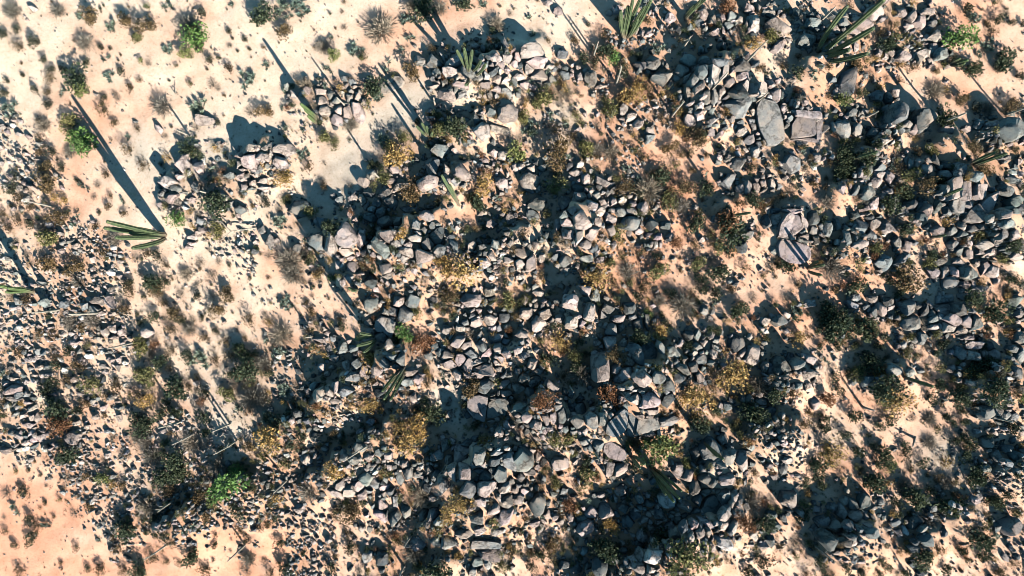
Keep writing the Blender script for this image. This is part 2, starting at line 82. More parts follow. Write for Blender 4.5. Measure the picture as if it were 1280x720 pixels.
# hand-placed shrubs: x,y,diameter+type   w wispy grey, b brown, d small dark, D dense dark, l olive, o golden, r rust, G bright green, y yellow green, a spiky clump
SHRUBS = {
(0,0): """50,50,110w 15,160,60d 75,145,50d 165,45,50w 280,50,90w 395,80,70a 460,85,100b 180,208,70d 97,232,60b 218,292,45d 110,374,30d 32,404,35d 30,460,50d 40,550,100a 415,210,110w 553,135,80a 630,105,80b 735,135,100b 675,200,80l 740,32,40y 430,305,45d 500,235,40d 545,242,25d 525,295,60a 535,375,80a 610,350,50d 705,305,40y 740,315,40w 830,235,80a 840,25,70a 1020,70,60d 930,115,120w 995,200,160G 945,280,90y 1050,310,50d 1140,160,35d 1145,225,40w 1220,200,35d 1245,245,25d 1165,190,20d 1185,255,20d 1140,345,60b 1225,400,110a 1155,12,50a 1060,420,70w 1090,440,40w 950,415,40l 885,330,25l 1035,350,20d 1120,480,25b 645,440,50b 585,490,50w 525,490,40d 518,550,70b 570,615,50b 630,680,50a 685,645,40b 800,530,130w 825,680,40w 1000,530,110a 1085,610,40d 1250,560,70w 230,525,55d 180,450,45d 255,350,45d 250,400,60b 240,460,50b 320,345,50d 310,455,60a 375,390,120D 430,460,90y 350,620,110l 410,690,150G 210,625,90w 195,690,40b 600,275,20b 697,400,30b 105,315,20b 200,600,50b 1000,230,60D 960,160,80l 570,470,50w 980,640,50w""",
(1,0): """40,70,110D 130,20,90a 215,30,130a 160,85,70a 140,155,90b 440,10,40w 430,60,20b 378,182,45a 440,135,45w 400,140,20b 330,230,90w 385,290,80y 620,140,170w 500,250,100a 535,290,60l 360,350,60a 40,320,70a 38,235,25b 290,150,15b 740,100,80a 770,190,70a 730,260,60a 660,330,70a 690,380,50l 840,60,120D 920,40,90w 1030,25,80D 1140,15,70a 1200,120,110w 1270,65,40w 880,240,60b 780,360,90b 590,430,100D 600,480,80a 140,440,70a 245,420,100w 470,620,90w 45,560,80b 150,640,60a 350,670,90l 395,700,50y 240,640,50a 130,540,40a 555,520,70l 640,700,80a 740,690,80l 900,660,120l 1000,640,120D 1130,500,60o 870,570,50o 780,20,90w""",
(2,0): """85,90,50a 375,122,35d 105,160,60a 320,195,60b 180,200,40b 400,240,50a 475,250,80D 520,290,90G 730,245,80a 680,105,60b 1080,30,110r 1210,220,100o 190,580,70a 215,655,70b 275,620,60a 345,615,60l 305,690,70b 430,630,60w 500,550,90l 170,470,120l 140,510,90l 270,460,100w 60,590,90l 100,640,110a 40,690,70w 600,470,130o 560,500,80b 660,440,60b 835,640,90o 700,480,60b 800,480,50o 930,690,120b 850,570,70o 1060,570,50b 460,170,60b 900,215,40l 1240,330,60b 560,360,70D 530,95,40D 620,430,80o 750,600,60b 420,300,60D 350,290,70D""",
(3,0): """950,170,170G 1100,220,90a 1060,270,60a 1190,310,110D 1150,340,60d 1250,375,60d 1015,350,90D 1000,55,70D 1045,80,80a 1150,95,60D 1222,110,45D 1105,115,50b 1130,155,60b 1140,15,50l 1275,115,40D 1265,250,20d 850,450,110w 890,450,60o 965,500,80b 1110,540,90w 1035,545,60d 1215,530,80b 730,340,50b 660,320,70o 600,390,50w 660,405,40b 560,435,70o 520,380,70w 440,330,80b 310,330,50b 75,330,50b 140,360,70D 160,385,40y 230,370,70a 370,490,100y 30,190,100l 590,230,80D 750,230,60l 640,180,70l 750,590,90D 880,590,110D 1040,190,60l 560,160,60b 150,285,40b 410,20,50b 930,300,50D 700,190,60l 1200,60,60w 470,470,60l""",
(0,1): """430,25,130G 345,35,80w 255,40,60d 200,50,50b 305,115,55d 230,115,80b 240,200,110b 400,205,50a 420,220,50a 380,180,30d 485,205,50w 465,265,50w 550,260,35b 530,150,50b 610,285,50a 545,315,50b 620,345,45b 495,345,30d 710,105,60b 645,30,60b 845,70,60o 935,20,90D 880,370,110G 150,400,60d 210,420,90w 375,380,70a 285,365,80b 475,415,50b 570,480,90w 250,470,120l 510,545,60b 735,550,60b 790,560,60D 830,610,45b 675,570,70w 1000,590,60w 925,650,90w 1055,655,70w 1090,590,50w 770,690,90D 830,690,60D 700,650,50w 235,600,100b 375,620,90b 150,600,50w 130,560,60w 70,165,50d 60,220,70d 95,280,70b 320,280,70o 50,315,30d 150,320,50b 90,380,60b 40,420,60b 10,350,50b 75,490,50w 1060,120,60a 1000,210,50w 1130,170,70w 1080,430,90l 1090,290,130D 650,690,60D 985,700,40w 945,330,50o 1045,530,35w 300,400,50b 330,345,40d 380,690,80w 270,270,60o""",
(1,1): """235,45,80a 390,10,70l 340,90,30w 260,110,60b 140,180,110o 330,190,60w 340,215,50b 45,290,60d 470,210,50w 715,60,170o 640,170,80l 600,100,60D 780,235,120b 155,290,50w 270,330,80l 125,390,100a 160,580,160w 180,650,130w 250,565,45d 310,640,70b 320,690,50w 545,600,70b 700,375,50y 735,455,80o 785,350,60l 1130,210,120o 910,290,60b 1115,300,100D 960,640,110o 1040,640,180o 930,590,80o 710,620,60y 940,380,60w 960,270,50y 60,670,25b 390,670,70G 380,410,90D 1250,220,60w 150,280,60l 60,560,60w 680,20,80l 230,690,60w""",
(2,1): """230,50,150b 30,30,120y 360,40,110l 430,30,90w 500,40,100w 580,120,70a 620,35,60l 660,60,60b 790,20,80b 850,60,60b 885,45,50D 970,60,40b 815,105,60l 905,125,50b 700,150,60b 755,165,90D 870,220,100b 975,220,80D 530,165,60l 215,215,110l 215,140,80w 560,220,90b 690,230,180w 640,200,80a 780,280,100l 850,310,110w 910,400,90D 940,350,60l 1065,380,140r 1200,290,80D 1130,300,70b 1275,300,50b 1080,310,60a 1100,440,150D 1030,520,80l 1080,540,60D 930,600,100l 1000,580,60w 1030,650,90D 950,680,70D 1160,620,60l 1105,690,60w 1255,660,40l 840,570,30b 840,635,40b 720,560,50D 730,640,130l 650,550,50b 600,520,50w 530,460,100l 450,460,60b 270,480,90w 490,610,80l 555,570,60l 580,640,110w 640,505,30l 500,525,30o 430,680,150o 400,650,80o 600,690,60l 680,700,70b 500,690,60b 20,340,40b 40,370,30b 180,350,60l 110,390,60l 60,450,60b 820,500,90r 920,500,60b 790,240,70b 1200,130,60D 1000,450,60l 1250,330,50b""",
(3,1): """380,60,100D 310,85,60b 370,150,110D 235,195,60b 115,240,70w 75,255,60b 25,285,50b 290,215,40b 310,290,90w 690,430,80D 330,620,140w 100,600,80D 460,600,70y 540,540,90l 710,680,150b 440,700,80D 610,685,50D 155,705,50b 35,665,30b 40,600,60b 820,600,80l 1160,560,80l 1230,500,80D 1200,680,60D 1250,690,60D 1060,460,70l 900,390,70o 830,550,70D 820,30,90l 720,150,110l 790,200,100b 1080,130,90b 1030,20,80b 1240,30,50b 640,120,70b 650,220,70o 500,260,90w 450,280,70w 530,640,60w 1060,690,60o 600,310,90D 680,250,90D 490,80,80D 860,200,60D 420,60,60D""",
(0,2): """650,15,70b 775,15,80b 725,45,35d 980,30,60d 1140,30,90b 1060,40,60w 1090,110,80b 1010,150,40d 770,150,70D 855,215,70b 820,80,60b 870,130,80b 900,165,60D 940,210,80w 960,170,60w 1020,250,60b 1080,215,45d 1185,205,35w 1250,165,70b 1225,250,35b 1125,270,60b 860,315,60b 780,275,60r 710,290,110l 740,330,80w 1000,370,110a 1080,370,60b 1200,310,90D 1220,400,120D 1150,340,70b 800,380,80D 850,410,50b 730,430,120l 690,410,70l 760,490,70y 890,510,120D 940,490,50b 680,530,70b 740,570,100o 800,640,70D 870,620,80D 690,660,80D 1010,640,80D 1130,530,100l 980,450,50b 1020,520,60D 1170,480,80w 1240,470,90w 1250,560,150w 1200,600,80a 840,580,60D 460,480,110l 580,490,80b 330,470,70b 240,480,80D 250,530,80D 290,600,120D 290,390,60D 400,380,80b 280,350,50b 260,305,60w 180,255,60w 265,235,60b 205,230,50b 340,180,100w 400,195,60b 450,170,110w 130,60,70b 440,290,70w 350,320,60D 370,380,50w 90,320,70b 60,50,40b 25,580,50b 300,690,140r 430,570,70b 540,540,60b 520,640,40b 620,585,30D 590,610,30d 720,700,100D 620,110,80b 690,130,30d 705,170,40d 250,130,50D 390,620,60D 940,350,70D 1270,330,60D 900,30,60w 1150,440,60D""",
(1,2): """150,80,90a 60,170,60o 270,125,70b 245,70,40b 280,40,40w 120,240,140w 50,260,60a 290,305,70o 30,380,110w 110,330,90a 350,355,40G 130,515,90a 735,235,110G 705,270,70G 580,365,110o 830,270,130r 800,120,80l 850,480,60b 560,590,110o 800,600,60o 370,630,70o 310,600,60o 470,580,70o 1080,500,120b 1210,480,60y 1260,60,100l 960,40,100b 1270,100,60l 800,690,140o 720,700,80o 1100,690,60D 1260,215,50D 880,620,110D 850,420,60o 1080,240,80w 30,560,100w 60,640,100a 150,640,80D 560,330,80o 420,150,40b 200,500,70w 100,690,80D 620,600,60o 940,110,60l""",
(2,2): """50,70,70l 230,270,110o 190,350,80D 140,260,60l 310,340,90l 360,330,50b 350,430,150w 260,440,60b 150,560,130r 470,530,130r 530,570,80r 740,235,120o 670,130,60G 640,260,90D 720,400,60l 780,190,70D 860,90,150w 740,60,90w 620,40,60D 660,10,60b 945,15,70D 1025,40,80D 1100,5,60b 1130,120,90D 1140,75,40b 1210,50,60w 890,30,50b 930,60,50l 990,220,60D 920,530,180o 1000,480,80w 1100,450,190o 1010,590,80w 1240,490,120w 830,640,70r 910,650,80o 1110,690,80l 930,690,100D 1200,620,130D 1270,250,60l 520,340,100b 1060,320,70o 40,150,40o 880,310,70D 330,400,80D 870,560,90o 800,40,60D 980,540,80o 1150,430,80o""",
(3,2): """285,105,100D 340,200,150D 480,220,110D 160,250,100o 150,130,90a 100,60,80w 265,280,40b 440,420,90l 400,420,60D 335,440,60D 520,360,110D 570,420,110o 600,500,130D 600,560,120l 640,570,160o 720,560,80w 350,510,60D 290,550,100r 120,540,70b 40,540,100D 215,630,60b 285,665,60D 260,635,35d 425,650,80D 610,650,80D 565,690,60D 190,690,80b 270,700,70D 730,650,60w 815,550,80D 870,580,35d 945,540,90D 1000,570,50D 895,640,60D 930,680,40D 970,620,40d 975,675,50D 820,660,90w 850,700,60l 865,490,70D 790,440,50b 860,400,70l 990,500,50l 870,275,60D 575,245,60D 600,170,50b 650,140,60D 700,320,80l 900,270,40o 1030,60,90D 1130,110,120D 1200,160,60y 1200,220,60o 1080,380,100D 1040,430,100D 1090,440,90o 1150,520,130D 1050,590,60b 1120,690,40b 1210,690,70D 1260,540,60y 690,5,80o 420,20,80a 330,10,50b 300,170,90D 370,180,100D 300,240,70D 560,290,60D 1180,400,80D""",
(0,3): """120,300,60D 25,310,80w 60,390,80a 15,430,40w 145,195,30d 207,212,25d 80,195,35y 230,270,30w 228,355,30D 155,435,50D 180,475,60b 225,470,70a 155,540,70D 75,565,40D 25,500,40b 380,580,40b 305,655,30b 95,700,60b 300,335,35y 330,235,80w 310,285,40w 365,410,60w 390,320,30b 430,225,60b 440,380,60b 270,425,25b 200,380,20b 435,680,40D 500,690,70b 520,240,90y 600,265,70b 560,270,60o 520,145,60w 560,35,70w 610,120,60w 350,120,90D 490,540,50a 560,530,40b 640,480,100D 810,520,60D 860,560,50b 760,640,70b 830,650,40b 895,655,40b 960,620,90D 1020,690,80b 945,490,80a 980,580,30b 1145,265,200G 1190,200,90G 1100,320,80y 1240,540,40D 1200,500,60b 1240,640,90w 1225,700,80w 1075,560,40D 690,690,90D 620,690,60b 590,580,60b 660,590,40w 730,380,110w 830,230,100D 750,130,130w 880,150,100D 950,60,120w 1030,60,80w 1080,180,110w 860,300,80b 930,380,90b 1040,420,80b 1240,80,80b 720,50,100w 680,30,90w 900,200,90D 1000,330,80b 1030,260,80w 1200,400,80D 780,300,70w 700,250,60w""",
(1,3): """70,40,170o 380,190,110o 430,210,60o 640,190,80l 770,40,150o 1155,50,90o 1015,360,130o 960,420,100o 830,330,130w 760,340,80w 1190,450,80l 460,400,120b 500,380,80b 470,570,70D 455,505,50b 400,620,40b 380,490,40w 365,560,60w 120,560,60D 15,480,50b 90,440,50D 160,680,80D 385,685,70D 240,600,40D 110,660,30b 40,640,50w 790,610,130w 660,620,60l 700,530,50y 910,500,80l 1220,670,80l 1270,600,60b 1010,620,80o 950,610,50o 900,690,140D 260,310,110w 100,350,80o 390,410,60b 75,710,60b 1000,290,60o 720,60,80o 230,40,70D 140,170,70l 30,130,70l""",
(2,3): """745,95,190y 790,70,70y 710,200,50G 370,230,130l 350,270,80l 290,30,90l 215,40,100l 220,240,80l 130,260,80w 330,370,50l 290,360,90r 610,50,60b 860,150,60y 500,460,100o 880,650,220l 1150,610,40r 1080,640,40b 1030,660,40b 1180,690,70D 1200,370,120w 1250,450,100D 1260,640,80D 1170,470,100r 1260,350,60r 450,580,150D 200,580,110b 130,610,60D 100,670,60D 10,600,50l 1180,50,70o 40,490,50D 780,590,100D 690,60,80G 950,650,80l 300,530,70w 1130,420,60r 170,190,60l""",
(3,3): """250,170,90D 310,100,130o 190,255,60D 270,270,50D 200,310,60o 185,370,80l 210,560,60l 140,550,70w 440,95,70D 530,65,50d 580,120,100D 620,180,80y 680,70,60D 690,110,60D 780,150,60D 720,180,35D 600,255,70o 525,250,110D 500,20,35D 385,20,60D 820,60,90w 890,150,80o 930,50,60D 1000,50,80D 985,125,70D 1040,210,100D 690,270,100w 750,330,130D 815,290,60D 850,230,50b 900,265,110w 930,310,50b 800,215,35b 650,360,70D 640,420,60D 820,440,110w 975,390,130D 1080,480,80l 1050,540,110D 1130,350,90D 1200,310,60D 1240,410,60l 1105,445,40D 960,590,60D 1000,635,40D 1060,620,60D 855,590,60b 785,640,100D 580,670,60D 550,700,40D 645,705,50w 465,690,60D 400,690,60D 265,660,70D 195,710,50r 320,705,40b 890,695,60D 910,680,30d 965,690,30b 1150,700,60b 1230,660,50b 470,190,50b 190,420,60D 240,230,60D 500,260,60D""",
}
TILEMAP = {
(0,0): "................ ................ ................ .............:.. ................ :............... :............... k:..........:... kk:.............",
(1,0): "..........:..... .........::..... .............xRR ..........RRRRRR ...........RRRRR ..RRRRR....RRRRR ..RRRRR....:::xR ...xxR.:..xRRRRx ::x:....:.xRRRx:",
(2,0): ".:......rr.RxxRR ..:....r.r.RRRRR ......rrr.RxrrRR BBx....xx.RBBBB. BBRRRx.RRRRBBBBx RRRRRr.xRRBBBBBB RxRRRx.rrrRBBRRB :xrRx.RRRrRRRRBR .R.:::rRRxxxRRRR",
(3,0): "RRr:..RRRR:..... RBRRRRRRRRR..... xRRRRRRrrrRx.... ...RRRRrRRRR.... :..:.Rrr:.x..... Rx.:Bx:......... RRRx:xRR.......: BBBRBRRBRB...r.R BBBBRRxRRR.R:rRB",
(0,1): "kkk.........xR:B kkk.......:RR:RB kkkk......RRRRRR :kk:......Rr.rRR :::k:......:RrR. ::kkrr:....:RR.r k::kkrrk...:.rrr kkkkkkrk:..::.:r rrkkrrrk:.::::::",
(1,1): "BB:....:RRRRRRRR RR:....xRRRBRRRR R.:....xRRRBBRRR :.x..rRRRRRR:xrR .xRx.RRRRRx.:.RR :xRRRRRRRRRRRxRR x:.RRBBRRRBBRRRR .::xxRRRrRRx:RRR ...x:RxRRxx...xR",
(2,1): "Rx:xx:xr.:..xRRR RRxRRx:r.::.RRRR RR:RRRRr:::.RRRR xRxBBRRRxr.::.xx rRxBBBRRRrrk.::x :.RBBRRRRr:rkRRx RR.RBRRrRRkkRRRx RRxRRR:x::kkkxx: RR::x:::::::kkk:",
(3,1): "RRRRRxRRRx::xRRR RRRRxRRRRRRRRRRR RRr:xRRRRRBRRxxR ::.:xRRRRRRBBBRR RRRxxRRRBBBBBBRB BBBRRRRR:RBRRRRB BBRRRRRR.xRRRRRR x::xxxRRR:RRRRx: ...:x.:xx.RRRRR:",
(0,2): "kkrrrrr::.::.:.: rrkrrrrr::::::.. rrrkrrrrk:::::.: krkkkkrrk:::.::: kkrkkkkr:::::::: Rkkkkkk:::::.::x RRkkkkkk::::x:xx RRkkkkkk::r:x::x RRrkkkk:::rrx::x",
(1,2): ":::..:xRRRxRxRRR :::..:xRRRxRRRRR :..RRxxRR:.RRRRR ::.RRRRxxx.RRRRR xrrRRRRRRx.RRRRR xr.RRRRRRRRxRRRR xrrBBRRrxRx:::RR xRRxRrrrxRx:xBBR RRRRRRRRxxxRxRRR",
(2,2): "RRRBBRRxx:::::.: RRBBBRRRRx:xRx:x RRRBRBBRRx:xRRRR RRxxRBRRRxRRRRRR RRxxRBBBBRRRxRRR RRxxxBBBBBRRRx:R xRRRxRRBBRxxxRRR RRRBBRRBRxxxRRRR RRRBBBBBBRxxxRRR",
(3,2): "RRRx:xRxRxR.R:xx RRx:xRRRRRRRRxxR Rx:xxxxxRRRRRR:R R::xxx:xRRx:RR:x RRRxxx:xxx:RRRRR RRRx:xRRxx.RRxRR RRRx:xRr:::xxxxR Rxx:::xx:::::RRR Rx::::::::::.:rr",
(0,3): "rRRRRrkk:rxxxrxx :kkrrrkr:xxrrxxx ...krrr:rrrrrrxx .:.:krr:rrrrrrrr ....:kkrrrrrrrrr .....:rrrrrrrrrr ......rrr:rrr..: .......r.:....:x ................",
(1,3): "rrRrRRRxxRRRRRxR rrrRrrRRRRRBBBRB rrrrxrRRRRRRBBBB rrrrRRRRRx.BxBBB rrrr:RxRRxx:xBBB xrrrk:xxRRRRRxBB .:rrkx:RxRRRRRRR ..rrr:xRRx:::RBR ..rrk:xRRxxx.RRx",
(2,3): "RRRxRR:xxxRRBBRx RRRRxRRRxRRBBBBx RRxxRxRRxRRRBBRx RRRxRRRRRRRBBBRR RRRRRRRRRRRBBBRx xRRRRRRRRRRRRRxR rxrxRRRRRRRRRRxR :x:xxxRRRRx:R:xx ::xRRRRRRxxx:::x",
(3,3): "Rrx::xx:::::xRRR rr:xx:x::::x:RRR Rr:xxx::::::xRrR xx:xRx:::xrRxrrr xR:RRRRRR:rRRxx: Rx:RRRRRRRR:xr:x x::BRRrRRR::::Rx xxxRRrr:RRx:xxRr ::xx:x::xR::::xx",
}
ORANGE = """2211222233444444
2322212245645444
4221213445764444
4332335555776544
3333435634666544
3243355355555544
3453444355444444
6556555555444444
8777754565444444"""

CACTI = [
 # label | base x,y | stems: tip x,y,height px ; ... | radius m
 ("big dark green cactus with stems splayed left on open sand, long black shadow behind", "207,294", "134,277,125;131,285,112;145,297,110;166,310,78;163,291,75;172,286,52", .2),
 ("short bright green cactus on the left end of the small pale stone pile", "396,146", "376,130,70;381,137,56;385,145,44", .14),
 ("cactus clump at the top of the upper rocks casting four fan-like shadows", "586,90", "580,60,85;571,63,74;590,63,80;601,76,70;607,80,58;582,106,50", .14),
 ("tall green cactus clump cut by the top edge, stems spreading upward", "782,47", "791,0,105;803,-6,112;814,0,95;797,24,66;785,8,84;776,14,72;806,8,80", .16),
 ("grey green three-stemmed cactus by the top edge above loose pale stones", "857,21", "886,-5,90;876,0,72;868,6,52", .13),
 ("widest cactus, dark stems fanning to the upper right over black-shadowed boulders", "1025,67", "1105,0,142;1059,8,112;1092,35,120;1084,67,90;1061,62,58", .2),
 ("small spiky dark cactus under the bright green bush of the upper right corner", "1186,81", "1210,75,30;1206,79,24;1200,73,24;1198,82,16", .12),
 ("single green cactus stem pointing right above the jointed rocks, dark bushes beside it", "1068,199", "1096,190,60", .13),
 ("two-stemmed cactus on pale rocks near the right edge, above the fractured dome of blocks", "1216,207", "1258,192,74;1243,191,56", .15),
 ("short green cactus stem on the fractured dome of blocks", "1180,247", "1202,236,45", .13),
 ("tiny olive cactus stem below the fractured dome of blocks", "1164,297", "1182,294,32", .11),
 ("dark cactus with stubby arms at the lower corner of the stripe-shadowed slab", "1010,336", "1030,331,55;1027,344,46;1022,327,40", .13),
 ("single bent dark cactus stem ending a very long thin shadow at the right", "1130,471", "1166,483,62", .16),
 ("slim green cactus stem pointing right beside the reddish sand right of centre", "913,271", "938,266,65", .12),
 ("slim leaning dark green cactus among rocks right of the upper golden bush", "575,258", "552,219,66;562,231,40", .13),
 ("bundle of leaning dark cactus stems below the small golden bush", "506,458", "480,499,82;488,500,76;478,489,62;494,486,50", .13),
 ("cactus bundle of long thin stems leaning lower right among bottom boulders", "812,583", "849,623,104;842,627,90;852,614,86;838,610,62;832,618,60", .13),
 ("two slim cactus stems beside a big tilted grey rock, lower right of centre", "879,552", "904,574,80;897,571,60", .12),
 ("bright green cactus stems lying across the left edge of the picture", "42,366", "-3,357,66;8,365,52;10,360,56;20,360,40", .16),
 ("tall shadow-casting cactus hidden in the dark rocks above the small golden bush", "470,424", "447,432,100;444,424,92;455,440,80;450,417,72", .16),
 ("many-stemmed cactus at the lower end of the flat pale slab", "535,170", "527,154,64;521,158,60;533,158,54;540,166,48", .12),
 ("two-stemmed cactus above the yellow-green bush at the lower middle", "790,572", "800,585,70;806,580,60", .14),
 ("two-stemmed cactus beneath the smooth purple-grey boulder", "447,363", "440,364,48;436,360,42", .12),
]
STALKS = [  # thin pale standing stalks: base, tip, height px
 "172,427,134,436,74", "125,391,86,393,66", "74,387,40,391,56", "64,258,31,251,58", "226,527,198,535,60", "209,680,180,700,60", "306,681,284,702,54",
 "296,550,267,568,72", "216,627,197,640,44", "242,542,215,556,52", "460,557,432,575,62", "358,600,342,616,48", "515,670,505,684,44",
 "937,72,960,50,66", "840,145,855,127,58", "890,112,910,90,58", "770,105,777,83,60", "945,127,960,116,40", "1027,25,1044,9,50", "1082,146,1098,139,40",
 "742,70,748,52,52", "852,62,863,46,46", "932,78,944,66,36", "1178,152,1208,141,55", "1258,143,1282,135,42", "475,222,468,216,40", "545,132,542,122,32",
 "431,132,421,122,42", "237,171,221,163,36", "288,530,265,540,52", "390,420,382,422,32", "1018,682,1040,700,56", "1137,722,1158,736,38", "712,482,717,490,46",
 "1243,522,1266,528,32", "743,562,750,576,42", "265,244,250,239,40", "1078,508,1093,513,30", "505,708,498,724,44", "688,578,691,590,34", "1146,545,1141,558,16",
 "905,200,916,196,30", "660,470,661,476,36",
]
BUMPS = [(425,300,40,.8),(900,95,60,1.1),(590,85,55,.8),(735,272,42,1.0),(600,590,65,1.3),(805,475,75,1.0),(850,640,75,.9),(485,400,42,1.1),(1055,650,60,.9),
         (1190,400,45,.9),(1210,245,62,1.0),(992,275,40,.5),(595,440,55,.9),(405,475,34,.6),(760,550,60,.6),(475,250,40,.8),(1055,45,40,.8),(665,75,30,.5),(280,600,40,.3),(440,590,50,.4),
         (340,195,25,.2),(405,135,24,.2),(1250,160,25,.3)]
BUMPS = [(a, b, c, h * .35) for a, b, c, h in BUMPS]

SCARPS = """600,78,45,30 600,140,40,22 660,53,20,14 890,84,45,30 868,115,15,30 885,148,22,18 1030,65,38,35 1000,122,12,22 1115,150,15,20 1185,170,20,30 318,180,20,26
208,222,10,20 205,245,15,12 485,290,40,55 540,265,25,30 410,285,25,32 432,346,22,30 545,310,25,40 625,300,40,30 715,262,22,50 703,300,12,20 650,315,20,22 712,372,20,36 800,462,50,48
735,520,36,46 820,510,40,26 670,500,30,50 480,440,25,45 412,484,36,32 440,560,80,36 590,570,60,46 590,615,40,44 545,650,30,25 540,712,40,25 745,720,36,32 835,690,60,66 905,640,30,40
890,575,25,30 955,530,30,36 985,465,30,30 985,535,25,40 1115,465,25,30 1195,385,25,18 1250,470,35,45 1195,222,28,28 1150,205,20,16 1255,265,20,45 1150,262,25,20 1060,300,25,30
985,265,25,14 1060,225,30,25 1060,675,40,45 1160,672,25,25 1205,640,20,30 1275,580,25,35 215,650,35,34 290,610,30,40 770,440,30,26 640,430,26,24 560,215,30,24 1240,160,18,20 910,250,30,14 1090,180,30,18 350,535,40,24 330,660,30,16"""

# ---------------------------------------------------------------- the lie of the land
tile_rows = [''.join(TILEMAP[(c, r)].split()[k] for c in range(4)) for r in range(4) for k in range(9)]   # 36 rows of 64
def cls(px, py):
    return tile_rows[min(35, max(0, int(py // 20)))][min(63, max(0, int(px // 20)))]
orange = np.array([[int(ch) for ch in row] for row in ORANGE.split()], float) / 9.0

def bilinear(a, u, v):
    u = np.clip(u, 0, a.shape[1] - 1.001); v = np.clip(v, 0, a.shape[0] - 1.001)
    i = u.astype(int); j = v.astype(int); fu = u - i; fv = v - j
    return (a[j, i] * (1 - fu) + a[j, i + 1] * fu) * (1 - fv) + (a[j + 1, i] * (1 - fu) + a[j + 1, i + 1] * fu) * fv

def blur(a, n):
    for _ in range(n):
        p = np.pad(a, 1, mode='edge')
        a = (p[1:-1, 1:-1] * 4 + 2 * (p[:-2, 1:-1] + p[2:, 1:-1] + p[1:-1, :-2] + p[1:-1, 2:]) + p[:-2, :-2] + p[2:, 2:] + p[:-2, 2:] + p[2:, :-2]) / 16
    return a

class_h = {'B': .35, 'R': .22, 'r': .16, 'x': .18, 'k': .04, ':': 0, '.': 0}
hm = blur(np.array([[class_h[c] for c in row] for row in tile_rows]), 1)
class_rock = {'B': 1, 'R': .8, 'r': .7, 'x': .3, 'k': .25, ':': .05, '.': 0}
rm = blur(np.array([[class_rock[c] for c in row] for row in tile_rows]), 1)

scarps = [tuple(float(v) for v in q.split(',')) for q in SCARPS.split()]
_w = rng.normal(size=(26, 2)); _w /= np.linalg.norm(_w, axis=1)[:, None]
_f = np.geomspace(.12, 3.2, 26); _p = rng.uniform(0, 6.28, 26)
def land(x, y):
    x = np.asarray(x, float); y = np.asarray(y, float)
    px, py = 640 + x / M, 360 - y / M
    z = bilinear(hm, px / 20 - .5, py / 20 - .5)
    for bx, by, r, h in BUMPS:
        d2 = ((px - bx) ** 2 + (py - by) ** 2) / (r * r)
        z = z + h * np.exp(-d2 * 1.2)
    z = z + ridges(px, py)
    for k in range(26):
        z = z + .02 / (1 + _f[k] * 1.5) * np.sin(_f[k] * (_w[k, 0] * x + _w[k, 1] * y) * 2 + _p[k])
    far = np.clip((np.hypot(x, y) - 60) / 400, 0, 1)
    return z + far * 6 * np.sin(x * .011 + 1) * np.cos(y * .013)

def ridges(px, py):
    rid = np.zeros_like(px)
    for k, (cx, cy, hw_, ln_) in enumerate(scarps):               # rock ledges: steep away from the sun, a gentle lit slope behind
        h = ln_ * M * .62; f = 1 - h / H
        dx, dy = px - (640 + (cx - 640) * f), py - (360 + (cy - 360) * f)
        s = dx * .567 + dy * .824; t = dx * .824 - dy * .567
        s = s + 4 * np.sin(t / 6.5 + k * 1.7) + 2.5 * np.sin(t / 2.9 + k * 2.3)
        e = np.clip((s + 6) / 6, 0, 1)
        rid = np.maximum(rid, h * e * e * (3 - 2 * e) * np.exp(-(np.clip(s, 0, None) / max(32, 1.5 * ln_)) ** 2) * np.exp(-(t / hw_) ** 4))
    return rid

RX, RY, RS = 42.0, 28.0, .1
_xs = np.arange(-RX, RX + .05, RS); _ys = np.arange(-RY, RY + .05, RS)
raster = land(*np.meshgrid(_xs, _ys))
def terrain(x, y):
    x = np.asarray(x, float); y = np.asarray(y, float)
    return bilinear(raster, (x + RX) / RS, (y + RY) / RS)

def ground_at(px, py, up=0.0):
    """The point of the land that a survey pixel shows, UP metres above it counted in."""
    px = np.asarray(px, float); py = np.asarray(py, float)
    x = (px - 640) * M; y = (360 - py) * M
    for _ in range(3):
        z = terrain(x, y) + up
        x = (px - 640) * M * (1 - z / H); y = (360 - py) * M * (1 - z / H)
    return x, y, z - up

CLEAR = [(872, 195, 42, 60), (905, 290, 55, 40), (965, 372, 75, 26), (1150, 362, 110, 16), (1110, 520, 90, 45), (1020, 490, 40, 30), (850, 290, 40, 30), (1050, 250, 30, 20), (1150, 120, 50, 30), (690, 30, 40, 40)]
def bare(px, py):
    """How open the sand is (0 to 1): the sandy strips between the outcrops."""
    v = np.zeros_like(np.asarray(px, float))
    for ex, ey, ea, eb in CLEAR:
        v = np.maximum(v, np.exp(-(((px - ex) / ea) ** 2 + ((py - ey) / eb) ** 2) ** 2))
    return v

# ---------------------------------------------------------------- mesh and object helpers
def build(name, V, loops, sizes, mat, col=None, smooth=False, sharp=None):
    me = bpy.data.meshes.new(name)
    V = np.asarray(V, np.float32); loops = np.asarray(loops, np.int32); sizes = np.asarray(sizes, np.int32)
    me.vertices.add(len(V)); me.vertices.foreach_set("co", V.ravel())
    me.loops.add(len(loops)); me.loops.foreach_set("vertex_index", loops)
    me.polygons.add(len(sizes))
    me.polygons.foreach_set("loop_start", np.concatenate([[0], np.cumsum(sizes)[:-1]]).astype(np.int32))
    me.polygons.foreach_set("loop_total", sizes)
    me.polygons.foreach_set("use_smooth", np.full(len(sizes), smooth))
    if col is not None:
        a = me.color_attributes.new("Col", 'FLOAT_COLOR', 'POINT')
        c4 = np.ones((len(V), 4), np.float32); c4[:, :3] = col
        a.data.foreach_set("color", c4.ravel())
    me.materials.append(mat)
    me.update(calc_edges=True)
    if sharp is not None:
        me.set_sharp_from_angle(angle=math.radians(sharp))
    return me

